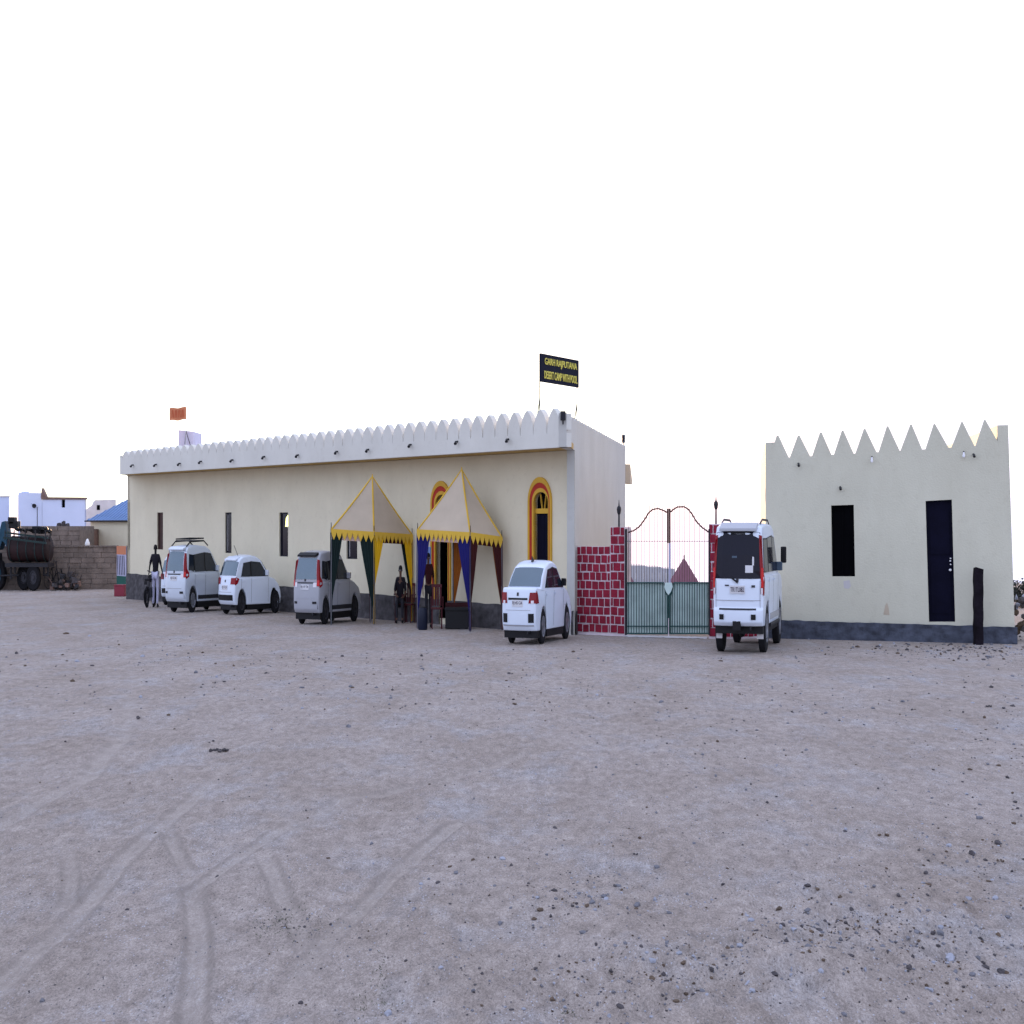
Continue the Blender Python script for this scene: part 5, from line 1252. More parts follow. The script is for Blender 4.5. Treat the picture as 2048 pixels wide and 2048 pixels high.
mb = MB(); mb.box((-.86,-.08,.66),(-.80,.08,.76)); mp("tail_lamp", mb, M['black'])
mb = MB(); mb.lathe([(.001,0),(.09,.02),(.09,.08),(.001,.1)], (.52, 0, .90), 'x', 12); mp("headlight", mb, M['lampclear'])
mb = MB(); mb.tube([(-.1,0,.7),(-.62,.08,.31)], .02, 6); mb.tube([(-.1,0,.7),(-.62,-.08,.31)], .02, 6); mb.tube([(-.1,0,.7),(.45,0,.95)], .025, 6); mp("frame", mb, M['dark'])

# ------------------------------------------------------------------ LEFT SIDE: walls, houses, tanker, junk
LW = Plane(ground(-60, 1180)[:2], ground(236, 1178)[:2])
lw = empty("boundary_wall", LW.p(LW.len*.6, 0), "long low boundary wall of grey-brown sandstone blocks left of the long building", "wall")
zlw = LW.uz(200, 1093)[1]
mb = MB(); mb.prism([LW.p(0, -.1), LW.p(LW.len, -.1), LW.p(LW.len, zlw-.02), LW.p(0, zlw-.02)], -LW.n*.2); part(lw, "core", mb, M['blockm'])
def blocks(root, pl, u0, u1, z0, z1, bl_, rh, ms, seed, base_out=0.0):
    rnd = random.Random(seed); nr = max(1, round((z1-z0)/rh)); rh = (z1-z0)/nr
    for r_ in range(nr):
        u = u0 - (rnd.random()*bl_)
        while u < u1:
            L2 = bl_*rnd.uniform(.7, 1.3); a, b = max(u, u0), min(u+L2, u1)
            if b-a > .05:
                mb = MB(); o_ = base_out + rnd.uniform(.008, .05); g = .006*rnd.uniform(.3, 1.6)
                mb.prism([pl.p(a+g, z0+rh*r_+g), pl.p(b-g, z0+rh*r_+g), pl.p(b-g, z0+rh*(r_+1)-g), pl.p(a+g, z0+rh*(r_+1)-g)], pl.n*o_)
                part(root, "block", mb, ms[rnd.randrange(len(ms))])
            u += L2
blocks(lw, LW, 0, LW.len, 0, zlw-.02, .42, .16, [M['block'], M['blockb'], M['block']], 21)
mb = MB(); n = 30
for i in range(n):
    a, b = LW.len*i/n, LW.len*(i+1)/n-.01; mb.hexa([LW.p(a, zlw-.018, .05), LW.p(b, zlw-.018, .05), LW.p(b, zlw-.018, -.24), LW.p(a, zlw-.018, -.24), LW.p(a, zlw+.03, .05), LW.p(b, zlw+.03, .05), LW.p(b, zlw+.03, -.24), LW.p(a, zlw+.03, -.24)])
part(lw, "coping", mb, M['blockb'])
HP = Plane(at(40, 0, 47.5)[:2], at(160, 0, 47.5)[:2])
ruin = empty("stone_outbuilding", HP.p(HP.len*.5, 0), "flat-topped grey stone outbuilding behind the boundary wall, before the white house", "outbuilding")
z_o = HP.uz(100, 1051)[1]
mb = MB(); mb.prism([HP.p(0, -.2), HP.p(HP.len, -.2), HP.p(HP.len, z_o-.02), HP.p(0, z_o-.02)], -HP.n*1.6); part(ruin, "wall", mb, M['blockm'])
blocks(ruin, HP, 0, HP.len, .7, z_o-.02, .5, .17, [M['block']], 23)
for px, w_, h_ in ((110, 6, 6), (119, 5, 10), (127, 5, 5)):
    mb = MB(); u, z = HP.uz(px, 1051); mb.prism([HP.p(u-.05, z_o-.02, -.3), HP.p(u+.06, z_o-.02, -.3), HP.p(u+.04, z_o+h_*.016, -.3), HP.p(u-.03, z_o+h_*.012, -.3)], -HP.n*.2); part(ruin, "loose_stone", mb, M['stoned'])
BP = Plane(at(160.5, 0, 49)[:2], at(184, 0, 49)[:2])
br = empty("brown_shed", BP.p(BP.len*.5, 0), "small rusty brown shed between the stone outbuilding and the blue-roofed house", "shed")
mb = MB(); mb.prism([BP.p(0, -.2), BP.p(BP.len, -.2), BP.p(BP.len, BP.uz(170,1058)[1]), BP.p(0, BP.uz(170,1058)[1])], -BP.n*1.2); part(br, "wall", mb, M['coping'])
mb = MB(); mb.prism([BP.p(.12, -.1, .01), BP.p(.22, -.1, .01), BP.p(.22, BP.uz(170,1068)[1], .01), BP.p(.12, BP.uz(170,1068)[1], .01)], -BP.n*.02); part(br, "doorway", mb, M['interior'])
# white bag on the wall
q = LW.p(LW.uz(174, 1090)[0], zlw+.03, -.1)
mb = MB(); mb.lathe([(.001,.22),(.03,.20),(.05,.14),(.075,.08),(.08,.02),(.07,0),(.001,0)], q, 'z', 12); solo("white_sack", mb, M['white'], q, "white sack sitting on top of the boundary wall near the blue-roofed house", "sack", smooth=True)
# blue-roofed house
RP = Plane(at(181, 0, 50)[:2], at(262, 0, 49)[:2])
bh = empty("blue_roofed_house", RP.p(RP.len*.5, -.1), "cream house with a blue sheet metal roof behind the boundary wall", "house")
zw_ = RP.uz(200, 1041)[1]
mb = MB(); mb.prism([RP.p(0, -.3), RP.p(RP.len+1.2, -.3), RP.p(RP.len+1.2, zw_), RP.p(0, zw_)], -RP.n*3.0); part(bh, "wall", mb, M['wall'])
zr = HC - (985-YH)*52/F
e0_, e1_ = RP.p(-.12, zw_-.02, .15), RP.p(RP.len+1.3, zw_-.02, .15); r0, r1 = V3(RP.p(.95, 0, -1.6), zr), V3(RP.p(RP.len+1.3, 0, -1.6), zr)
b0, b1 = RP.p(-.12, zw_-.02, -3.2), RP.p(RP.len+1.3, zw_-.02, -3.2)
mb = MB(); mb.add([e0_, e1_, r1, r0, b0, b1], [(0,1,2,3), (4,0,3), (5,4,3,2)]); rf_ = part(bh, "roof", mb, M['roofblue'])
for i in range(22):
    s_ = (i+.5)/22; a = e0_.lerp(e1_, s_); t = r0.lerp(r1, max(0, (s_*(RP.len+1.42)-1.07)/(RP.len+.35)))
    if s_*(RP.len+1.42) < 1.07: t = e0_.lerp(r0, s_*(RP.len+1.42)/1.07)
    mb = MB(); mb.tube([a+Vector((0,0,.012)), t+Vector((0,0,.012))], .016, 4); part(rf_, "roof_rib", mb, M['roofblue'])
mb = MB(); mb.tube([e0_, e1_], .03, 6); part(rf_, "gutter", mb, M['dark'])
# white house
WHP = Plane(at(37.5, 0, 62)[:2], at(170, 0, 62)[:2])
wh = empty("white_house", WHP.p(WHP.len*.5, -.7), "bluish white flat-roofed house with a taller left part and brown coping", "house")
us = WHP.uz(84, 1000)[0]; z1_, z2_ = WHP.uz(60, 986)[1], WHP.uz(120, 999)[1]
mb = MB(); mb.prism([WHP.p(0, -.8), WHP.p(us, -.8), WHP.p(us, z1_), WHP.p(0, z1_+.02)], (-1.8, 5, 0)); part(wh, "tall_wall", mb, M['bluewash'])
wu_ = [WHP.uz(px, 1005)[0] for px in (123, 130)]; wz_ = [WHP.uz(126, y)[1] for y in (1015, 999)]
mb = wall_grid(WHP, us+.01, WHP.len, -.8, z2_, [(wu_[0], wu_[1], wz_[0], z2_)]); part(wh, "wall", mb, M['bluewash'], recalc=False)
mb = MB(); mb.prism([WHP.p(us+.01, -.8, -.15), WHP.p(WHP.len, -.8, -.15), WHP.p(WHP.len, z2_, -.15), WHP.p(us+.01, z2_, -.15)], (-1.75, 4.8, 0)); part(wh, "inner_block", mb, M['bluewash'])
mb = MB(); mb.prism([WHP.p(wu_[0], wz_[0], -.1), WHP.p(wu_[1], wz_[0], -.1), WHP.p(wu_[1], z2_-.02, -.1), WHP.p(wu_[0], z2_-.02, -.1)], -WHP.n*.03); part(wh, "window", mb, M['interior'])
mb = MB(); mb.prism([WHP.p(us-.02, z2_, .05), WHP.p(WHP.len+.03, z2_, .05), WHP.p(WHP.len+.03, z2_+.09, .05), WHP.p(us-.02, z2_+.11, .05)], -WHP.n*.3); part(wh, "coping", mb, M['coping'])
mb = MB(); mb.prism([WHP.p(us-.05, z1_-.2, .02), WHP.p(us+.22, z2_, .02), WHP.p(us+.10, z2_+.3, .02), WHP.p(us, WHP.uz(84, 976)[1], .02)], -WHP.n*.3); part(wh, "stair_gable", mb, M['coping'])
for px in (41, 48): 
    u, _ = WHP.uz(px, 990); mb = MB(); mb.prism([WHP.p(u, z1_, -.1), WHP.p(u+.12, z1_, -.1), WHP.p(u+.12, z1_+.08, -.1), WHP.p(u, z1_+.08, -.1)], -WHP.n*.2); part(wh, "parapet_stub", mb, M['bluewash'])
q = WHP.p(WHP.uz(71, 1012)[0], WHP.uz(71, 1012)[1], .12); mb = MB(); mb.lathe([(.001,0),(.06,-.015),(.10,-.05)], q, 'y', 12); mb.tube([q, q+Vector((-.1, -.12, .1))], .01, 5); part(wh, "satellite_dish", mb, M['dark'])
up_, zz0 = WHP.uz(79, 1014); mb = MB(); mb.tube([WHP.p(up_, .2, .3), WHP.p(up_, zz0, .3)], .018, 5); solo("utility_pole", mb, M['dark'], WHP.p(up_, 0, .3), "thin dark pole standing before the white house's corner", "pole")
FH = Plane(at(-60, 0, 64)[:2], at(18.6, 0, 64)[:2])
fh = empty("pale_house", FH.p(FH.len*.5, -.7), "pale bluish house cut off by the left edge of the view", "house")
zf = FH.uz(10, 994)[1]; mb = MB(); mb.prism([FH.p(0, -.8), FH.p(FH.len, -.8), FH.p(FH.len, zf), FH.p(0, zf)], (-2.0, 5, 0)); part(fh, "wall", mb, M['bluewash'])
mb = MB(); mb.prism([FH.p(0, zf, .03), FH.p(FH.len+.04, zf, .03), FH.p(FH.len+.04, zf+.05, .03), FH.p(0, zf+.05, .03)], (-2.0, 5.0, 0)); part(fh, "coping", mb, M['paleblock'])
BH = Plane(at(168, 0, 72)[:2], at(232, 0, 72)[:2])
gh_ = empty("far_house", BH.p(BH.len*.5, -1.0), "pale grey house with stepped roofline behind the blue-roofed house", "house")
mb = MB(); mb.prism([BH.p(0, -1.2), BH.p(BH.len, -1.2), BH.p(BH.len, BH.uz(200,999)[1]), BH.p(BH.len*.35, BH.uz(200,1000)[1]), BH.p(BH.len*.3, BH.uz(180,1008)[1]), BH.p(0, BH.uz(172,1022)[1])], (-1.3, 4, 0)); part(gh_, "wall", mb, M['paleblock'])
mb = MB(); mb.prism([BH.p(BH.len*.4, BH.uz(200,1020)[1], .01), BH.p(BH.len*.5, BH.uz(200,1020)[1], .01), BH.p(BH.len*.5, BH.uz(200,1010)[1], .01), BH.p(BH.len*.4, BH.uz(200,1010)[1], .01)], -BH.n*.03); part(gh_, "window", mb, M['interior'])

# banner and red cooler at the building's left end
NP = Plane(at(233.5, 0, 41.2)[:2], at(252, 0, 40.6)[:2])
bn = empty("banner_stand", NP.p(NP.len*.5, 0), "upright printed banner, orange top and green foot, by the long building's left end", "banner")
def nz_(y): return NP.uz(242, y)[1]
mb = MB(); mb.prism([NP.p(0, nz_(1162)), NP.p(NP.len, nz_(1162)), NP.p(NP.len, nz_(1093)), NP.p(0, nz_(1093))], -NP.n*.02); part(bn, "panel", mb, M['cloth'])
for (y0, y1, m) in ((1109, 1092, M['orange']), (1171, 1152, M['green'])):
    mb = MB(); mb.prism([NP.p(0, nz_(y0), .004), NP.p(NP.len, nz_(y0), .004), NP.p(NP.len, nz_(y1), .004), NP.p(0, nz_(y1), .004)], -NP.n*.003); part(bn, "printed_band", mb, m)
for f_ in (.03, .22, .40, .58, .75):
    mb = MB(); mb.prism([NP.p(NP.len*(f_+.08), nz_(1150), .004), NP.p(NP.len*(f_+.14), nz_(1150), .004), NP.p(NP.len*(f_+.06), nz_(1111), .004), NP.p(NP.len*f_, nz_(1111), .004)], -NP.n*.003); part(bn, "printed_stripe", mb, M['dkcloth'])
for u in (0, NP.len):
    mb = MB(); mb.tube([NP.p(u, 0, -.03), NP.p(u, nz_(1091), -.03)], .012, 6); part(bn, "post", mb, M['dark'])
c0 = ground(238, 1193); x0, x1 = at(228, 0, c0.y).x, at(249, 0, c0.y).x; zc_ = zat(1172, c0.y)
rbx = empty("red_box", (c0.x, c0.y, 0), "red box on the ground at the foot of the printed banner", "box")
mb = MB(); mb.box((x0, c0.y, 0), (x1, c0.y+.25, zc_)); part(rbx, "case", mb, M['pinkred'], bevel=.015)
mb = MB(); mb.box((x0-.01, c0.y-.01, zc_+.001), (x1+.01, c0.y+.26, zc_+.035)); part(rbx, "lid", mb, M['pinkred'], bevel=.01)

# water tanker trailer
TD = 43.0
def tp(px, py, d=TD): return at(px, py, d)
tk = empty("water_tanker_trailer", (tp(66, 1181).x, TD, 0), "old maroon water tanker trailer on large tyres at the far left", "trailer")
zc1, zr_ = (tp(0, 1072).z + tp(0, 1124).z)/2, (tp(0, 1072).z - tp(0, 1124).z)/2
xL, xR = tp(17, 0).x, tp(100, 0).x
mb = MB(); pf = [(.001, xL), (zr_*.7, xL+.01), (zr_*.95, xL+.04), (zr_, xL+.08), (zr_, xR-.08), (zr_*.95, xR-.04), (zr_*.7, xR-.01), (.001, xR)]
mb.lathe(pf, (0, TD+.1, zc1), 'x', 28); part(tk, "tank", mb, M['tank'], smooth=True)
for x in np.linspace(xL+.12, xR-.12, 5):
    mb = MB(); mb.lathe([(zr_+.002, x-.012), (zr_+.015, x-.012), (zr_+.015, x+.012), (zr_+.002, x+.012)], (0, TD+.1, zc1), 'x', 28); part(tk, "tank_band", mb, M['greenm'])
for y_, dd in ((1068, -.28), (1078, -.45)):
    mb = MB(); a, b = tp(17, y_-3), tp(102, y_+8); mb.hexa([(a.x, TD+dd, a.z-.03), (b.x, TD+dd, b.z-.03), (b.x, TD+dd+.05, b.z-.03), (a.x, TD+dd+.05, a.z-.03), (a.x, TD+dd, a.z+.03), (b.x, TD+dd, b.z+.03), (b.x, TD+dd+.05, b.z+.03), (a.x, TD+dd+.05, a.z+.03)]); part(tk, "side_rail", mb, M['greenm'])
for px in (20, 38, 60, 80, 100):
    mb = MB(); a = tp(px, 1080+(px-20)*.1); mb.tube([(a.x, TD-.42, a.z), (a.x, TD-.42, tp(px, 1060).z)], .018, 6); part(tk, "rail_post", mb, M['dark'])
rnd = random.Random(4)
for k in range(9):                                       # hoses and pipes lying on the tank
    x_ = 18 + rnd.random()*70; pts = []
    for j in range(7): 
        xx = x_ + j*rnd.uniform(1.5, 4); pts.append(tp(min(xx, 100), 1063 - (max(0, 45-xx)*.5) + rnd.uniform(-6, 3), TD - .1 + rnd.uniform(-.2, .2)))
    mb = MB(); mb.tube(pts, rnd.uniform(.018, .04), 6); part(tk, "hose", mb, M['black'], smooth=True)
for (px, py, w_) in ((74, 1056, .13), (84, 1057, .1), (28, 1046, .14), (24, 1038, .10)):
    mb = MB(); q = tp(px, py); mb.box((q.x-w_, TD-.1, q.z-.17), (q.x+w_, TD+.2, q.z+.06)); part(tk, "hatch_box", mb, M['black'], bevel=.03)
# wheels: near one 1129..1181, plus the twin behind
for (px, d, w_) in ((66, TD-.2, .16), (47, TD+.25, .20)):
    q = at(px, 0, d); rr = .41; rx_ = .21
    mb = MB(); mb.lathe([(rr*.5, -w_*.0), (rr*.9, 0), (rr, .04), (rr, w_), (rr*.9, w_+.04), (rr*.3, w_+.04)], (0, 0, 0), 'y', 28)
    mb.scaled((rx_/rr, 1, 1)); mb.xf(Matrix.Translation((q.x, d, rr)) @ Matrix.Rotation(R(6), 4, 'Z')); wq = part(tk, "wheel", mb, M['tyre'], smooth=True)
    mb = MB(); mb.lathe([(rr*.52, .0), (rr*.48, -.005), (rr*.42, .03), (rr*.18, .03), (rr*.16, -.02), (.001, -.02)], (0, 0, 0), 'y', 20); mb.scaled((rx_/rr, 1, 1)); mb.xf(Matrix.Translation((q.x, d, rr)) @ Matrix.Rotation(R(6), 4, 'Z')); part(wq, "rim", mb, M['rimd'], smooth=True)
mb = MB(); a, b = tp(15, 1130), tp(100, 1130); mb.box((a.x, TD-.22, a.z-.06), (b.x, TD+.4, a.z+.06)); part(tk, "chassis", mb, M['dark'])
for px, y0, y1 in ((88, 1130, 1150), (96, 1125, 1153), (22, 1130, 1158), (30, 1130, 1146)):
    mb = MB(); a, b = tp(px, y0), tp(px, y1); mb.tube([a, b], .03, 6); part(tk, "support_leg", mb, M['dark'])
mb = MB(); mb.tube([tp(86, 1150), tp(98, 1151)], .03, 6); part(tk, "step", mb, M['dark'])
mb = MB(); mb.tube([tp(38, 1150), tp(-8, 1152)], .03, 6); part(tk, "drawbar", mb, M['dark'])
mb = MB(); mb.tube([tp(100, 1082), tp(101, 1063)], .02, 6); mb.tube([tp(100, 1090), tp(98, 1126)], .02, 6); part(tk, "rear_pipe", mb, M['dark'])
# tractor
tr = empty("tractor", (tp(2, 0).x, TD+.3, 0), "teal tractor with large rear wheel at the left edge, hitched to the tanker", "tractor")
mb = MB(); a = tp(-2, 0, TD+.3); mb.lathe([(.3, -.02), (.46, 0), (.50, .04), (.50, .2), (.46, .24), (.2, .24)], (0, 0, 0), 'y', 28); mb.scaled((.5, 1, 1)); mb.xf(Matrix.Translation((a.x, TD+.1, .50))); part(tr, "rear_wheel", mb, M['tyre'], smooth=True)
mb = MB(); mb.lathe([(.3, 0), (.27, .04), (.08, .05), (.001, .0)], (0, 0, 0), 'y', 20); mb.scaled((.5, 1, 1)); mb.xf(Matrix.Translation((a.x, TD+.1, .5))); part(tr, "rear_rim", mb, M['teal'])
P = [(-3, 1100), (-1, 1060), (3, 1044), (10, 1042), (13, 1062), (14, 1096), (8, 1085), (4, 1082), (1, 1092)]
mb = MB(); mb.prism([tp(x, y, TD-.05) for x, y in P], (0, .4, 0)); part(tr, "fender", mb, M['teal'], bevel=.01)
mb = MB(); mb.box((tp(-70,0).x, TD-.1, .55), (tp(-6,0).x, TD+.35, .98)); part(tr, "bonnet", mb, M['teal'], bevel=.05)
mb = MB(); mb.box((tp(-14,0).x, TD+.0, .9), (tp(-2,0).x, TD+.3, 1.18)); part(tr, "seat", mb, M['black'], bevel=.03)
mb = MB(); mb.tube([tp(-22, 1075), tp(-17, 1052)], .02, 6); mb.lathe([(.12, -.012), (.14, 0), (.12, .012)], tp(-17, 1050), 'x', 14); part(tr, "steering_wheel", mb, M['dark'])
mb = MB(); mb.tube([tp(-50, 1060), tp(-50, 1030)], .025, 6); part(tr, "exhaust_pipe", mb, M['dark'])
mb = MB(); a = tp(-62, 0); mb.lathe([(.1,-.02),(.26,0),(.28,.03),(.26,.12),(.1,.12)], (0,0,0), 'y', 20); mb.scaled((.5,1,1)); mb.xf(Matrix.Translation((a.x, TD, .28))); part(tr, "front_wheel", mb, M['tyre'], smooth=True)

# bicycle leaning by the wall and scrap heap
bc = empty("bicycle", (at(104, 0, 43.8).x, 43.8, 0), "old bicycle leaning among scrap behind the tanker's wheel", "bicycle")
for px in (97, 117):
    q = at(px, 0, 43.8); mb = MB(); mb.lathe([(.27, -.01), (.285, 0), (.27, .01), (.262, 0), (.27, -.01)], (0, 0, 0), 'y', 20); mb.scaled((.5, 1, .95)); mb.xf(Matrix.Translation((q.x, 43.8, .28))); wq = part(bc, "wheel", mb, M['tyre'])
    mb = MB()
    for k in range(6): a = math.pi*k/6; mb.tube([(q.x+.13*math.cos(a), 43.8, .28+.26*math.sin(a)), (q.x-.13*math.cos(a), 43.8, .28-.26*math.sin(a))], .003, 4)
    part(wq, "spokes", mb, M['rimd'])
a, b = at(97, 0, 43.8).x, at(117, 0, 43.8).x
mb = MB(); m_ = (a+b)/2
for p, q in (((a,.28),(m_,.28)),((a,.28),(m_-.05,.70)),((m_,.28),(m_-.05,.70)),((m_-.05,.68),(b-.06,.72)),((m_,.28),(b-.06,.66)),((b,.28),(b-.08,.86))): mb.tube([(p[0],43.8,p[1]),(q[0],43.8,q[1])], .012, 5)
part(bc, "frame", mb, M['dark']); mb = MB(); mb.tube([(b-.08,43.65,.90),(b-.08,43.8,.86),(b-.08,43.95,.90)], .012, 5); part(bc, "handlebar", mb, M['dark'])
mb = MB(); mb.box((m_-.12,43.76,.74),(m_+.0,43.84,.79)); part(bc, "saddle", mb, M['black'], bevel=.01)
mb = MB(); rnd = random.Random(9)
for k in range(70):
    px = rnd.uniform(104, 160); q = at(px, 0, rnd.uniform(42.9, 44.2)); hgt = .42*math.exp(-((px-135)/22)**2)+.06
    z = rnd.random()*hgt
    if k % 3 == 0: mb.tube([(q.x, q.y, z), (q.x+rnd.uniform(-.25, .25), q.y+rnd.uniform(-.2, .2), z+rnd.uniform(-.05, .35))], rnd.uniform(.008, .02), 5, rnd.randrange(3))
    else:
        s_ = rnd.uniform(.03, .10); c = [(q.x+s_*i_*rnd.uniform(.6, 1.2), q.y+s_*j_*rnd.uniform(.6, 1.2), max(0, z)+s_*(k_+1)*rnd.uniform(.5, 1)) for k_ in (-1, 1) for i_, j_ in ((-1, -1), (1, -1), (1, 1), (-1, 1))]; mb.hexa(c, rnd.randrange(3))
solo("scrap_heap", mb, [M['dark'], M['stoned'], M['coping']], (at(135, 0, 43.5).x, 43.5, 0), "tangled heap of dark scrap metal and stones at the boundary wall's foot", "scrap heap", kind="stuff")

# ------------------------------------------------------------------ BEYOND THE GATE
def gfar(d): return -0.04*(d-46)
DF = 150
fb = empty("far_building", (at(1295, 0, DF).x, DF, gfar(DF)), "long low grey building in the distance seen through the gate's left leaf", "building")
prof = [(1256, 1131), (1290, 1131), (1292, 1134), (1322, 1134), (1325, 1137), (1350, 1138)]
mb = MB(); mb.prism([at(1256, 1180, DF)] + [at(x, y, DF) for x, y in prof] + [at(1350, 1180, DF)], (0, 6, 0)); part(fb, "wall", mb, M['farwall'])
for px in (1270, 1286, 1303, 1318, 1330):
    mb = MB(); mb.prism([at(px, 1158, DF-.02), at(px+3, 1158, DF-.02), at(px+3, 1146, DF-.02), at(px, 1146, DF-.02)], (0, .05, 0)); part(fb, "window", mb, M['paleblock'])
for (px, py, half_, d, lab) in ((1368, 1115, 29, 120, "far maroon peaked tent seen through the gate's right leaf"), (1253, 1133, 15, 118, "far maroon tent roof peeping past the gate's left hinge post")):
    t = empty("far_tent", (at(px, 0, d).x, d, gfar(d)), lab, "tent", "maroon tents beyond the gate"); ap = at(px, py, d); q = half_*d/F; ze = at(px, 1165, d).z
    for k in range(4):
        an = R(45+90*k+12); an2 = R(135+90*k+12); rr = q*1.15
        a = Vector((ap.x+rr*math.cos(an), d+rr*math.sin(an), ze)); b = Vector((ap.x+rr*math.cos(an2), d+rr*math.sin(an2), ze))
        mb = MB(); mb.add([a, b, ap], [(0, 1, 2)]); part(t, "roof_panel", mb, M['tentm'], recalc=False)
        mb = MB(); mb.add([a, b, V3(b, gfar(d)-.3), V3(a, gfar(d)-.3)], [(0, 1, 2, 3)]); part(t, "side_panel", mb, M['cmaroon'], recalc=False)
    mb = MB(); mb.tube([ap-Vector((0,0,.05)), ap+Vector((0,0,.2))], .05, 5); part(t, "finial", mb, M['tentm'])

# ------------------------------------------------------------------ RIGHT EDGE: thorn tree, stone pile, rubble
def tree(px, d, ztop, zbase, rad_, label, seed, nleaf=2600):
    rnd = random.Random(seed); c = at(px, 0, d); g = gfar(d) if d > 46 else 0
    r = empty("thorn_tree", (c.x, d, g), label, "tree"); mb = MB()
    for k in range(5):
        an = rnd.uniform(0, 6.28); mb.tube([(c.x+.04*k, d, g-.1), (c.x+.1*math.cos(an), d+.1*math.sin(an), g+(zbase-g)*.9), (c.x+rad_*.6*math.cos(an), d+rad_*.6*math.sin(an), zbase+(ztop-zbase)*.6)], [.05, .035, .015], 6)
    part(r, "trunk", mb, M['trunk'])
    mb = MB(); cl_ = [(rnd.gauss(0, .45), rnd.gauss(0, .45), rnd.uniform(.1, .85)) for _ in range(26)]
    for k in range(nleaf):
        q = cl_[rnd.randrange(26)]; s_ = rnd.uniform(.02, .05)
        p = Vector((c.x + rad_*(q[0]+rnd.gauss(0, .16)), d + rad_*(q[1]+rnd.gauss(0, .16)), zbase + (ztop-zbase)*(q[2]+rnd.gauss(0, .10))))
        a = Vector((rnd.gauss(0, 1), rnd.gauss(0, 1), rnd.gauss(0, 1))).normalized(); b = a.orthogonal().normalized(); mb.add([p-a*s_, p+b*s_*.5, p+a*s_, p-b*s_*.5], [(0, 1, 2, 3)])
    part(r, "crown", mb, M['leafd'], recalc=False)
tree(2052, 34.0, zat(1160, 34), zat(1212, 34), 0.75, "dark thorn tree behind the gatehouse's right corner at the picture's edge", 1)
sp = empty("stone_stack", (at(2042, 0, 24.2).x, 24.2, 0), "loose stack of pale and dark stones leaning against the gatehouse's right corner", "stone stack")
rnd = random.Random(31)
XS = 0.72
def rock(mb, c, r_, rnd, mi=0, flat=.7, sub=1, yaw=None, stretch=1.0):
    bm = bmesh.new(); bmesh.ops.create_icosphere(bm, subdivisions=sub, radius=1.0)
    sd_ = rnd.uniform(0, 99); cy, sy_ = math.cos(yaw or rnd.uniform(0, 6)), math.sin(yaw or rnd.uniform(0, 6)); vs = []
    for v in bm.verts:
        k = 1 + .35*noise.noise(v.co*1.3 + Vector((sd_, 0, 0))) + rnd.uniform(-.26, .22)
        x, y, z = v.co.x*k*stretch, v.co.y*k*.8, v.co.z*k*flat
        vs.append((c[0] + r_*(x*cy - y*sy_), c[1] + r_*(x*sy_ + y*cy), c[2] + r_*z))
    vs = [(c[0] + (v[0]-c[0])*XS, v[1], v[2]) for v in vs]
    mb.add(vs, [tuple(q.index for q in f.verts) for f in bm.faces], mi); bm.free()
for k in range(34):
    px = rnd.uniform(2036, 2062); z = .75*rnd.random()**.8; mb = MB(); rock(mb, (at(px, 0, 24.0).x, 24.0+rnd.uniform(-.15, .3), z+.03), rnd.uniform(.05, .10), rnd)
    part(sp, "stone", mb, [M['stonep'], M['stoneb'], M['stoned']][rnd.randrange(3)])

# individual stones and clods lying about in front
def gp_(px, py):
    P = ground(px, py)
    for _ in range(4): P = ground(px, py, gz(P.x, P.y))
    return P
NS = [(441,1503,26,'stoned',"dark crumbled dung clump lying alone left of centre on the bare ground",'clump'),
 (1765,1671,20,'stoneb',"large brown clod with a dark underside at right of the foreground",'clod'),
 (1944,1709,14,'stoned',"dark blue-grey stone near the right edge in the foreground",'stone'),
 (1995,1687,12,'stoned',"small dark purple stone closest to the right edge, above its neighbours",'stone'),
 (2003,1722,15,'stoneb',"brown crumbly clod near the right edge below the dark stones",'clod'),
 (1274,1812,18,'stoneg',"flat oblong grey stone tilted in the sand right of centre",'stone'),
 (1271,1709,14,'stoned',"dark ragged clod lying above the flat oblong stone",'clod'),
 (1192,1890,8,'stoned',"small upright black stone left of the rubbly rise",'stone'),
 (1819,1937,14,'stoned',"dark purple pointed stone beside the sandy channel at lower right",'stone'),
 (1900,1918,20,'stonep',"long pale blue stone slab in the lower right corner area",'stone'),
 (1865,1869,9,'stoned',"small black upright stone in the sandy channel",'stone'),
 (2003,1945,14,'stoned',"dark brown stone by the lower right edge",'stone'),
 (1195,2012,17,'stoneg',"largest purple-grey stone at the bottom edge right of centre",'stone'),
 (1241,2015,13,'stoned',"dark stone just right of the largest bottom-edge stone",'stone'),
 (1218,2035,13,'stonep',"pale stone at the bottom edge between the two purple stones",'stone'),
 (1681,1869,14,'stonep',"pale blue angular stone on the rubbly rise",'stone'),
 (1583,1942,14,'stonep',"pale rounded stone left on the rubbly rise's front slope",'stone'),
 (1730,1942,13,'stonep',"pale blue stone right on the rubbly rise's front slope",'stone'),
 (1561,1855,11,'stonep',"pale round stone behind the rubbly rise",'stone'),
 (776,2030,15,'stonep',"pale wedge-shaped stone at the bottom edge left of centre",'stone'),
 (827,1821,12,'stonep',"thin white flake of stone lying flat near the picture's middle",'stone'),
 (601,2007,9,'stoned',"small dark round stone near the bottom edge right of the tyre tracks",'stone'),
 (964,1948,7,'stoned',"tiny black pebble right of bottom centre's pale stones",'stone'),
 (946,1983,10,'stoneg',"grey-violet stone just below the tiny black pebble",'stone'),
 (85,2004,12,'stoneg',"grey stone in the lower left corner",'stone'),
 (697,1454,9,'stoneg',"small grey stone left of centre in the middle distance",'stone'),
 (1978,1413,12,'stoned',"dark twisted clod in the middle distance at far right",'clod'),
 (276,1437,9,'stoned',"small dark stone in the middle distance above the dung clump",'stone')]
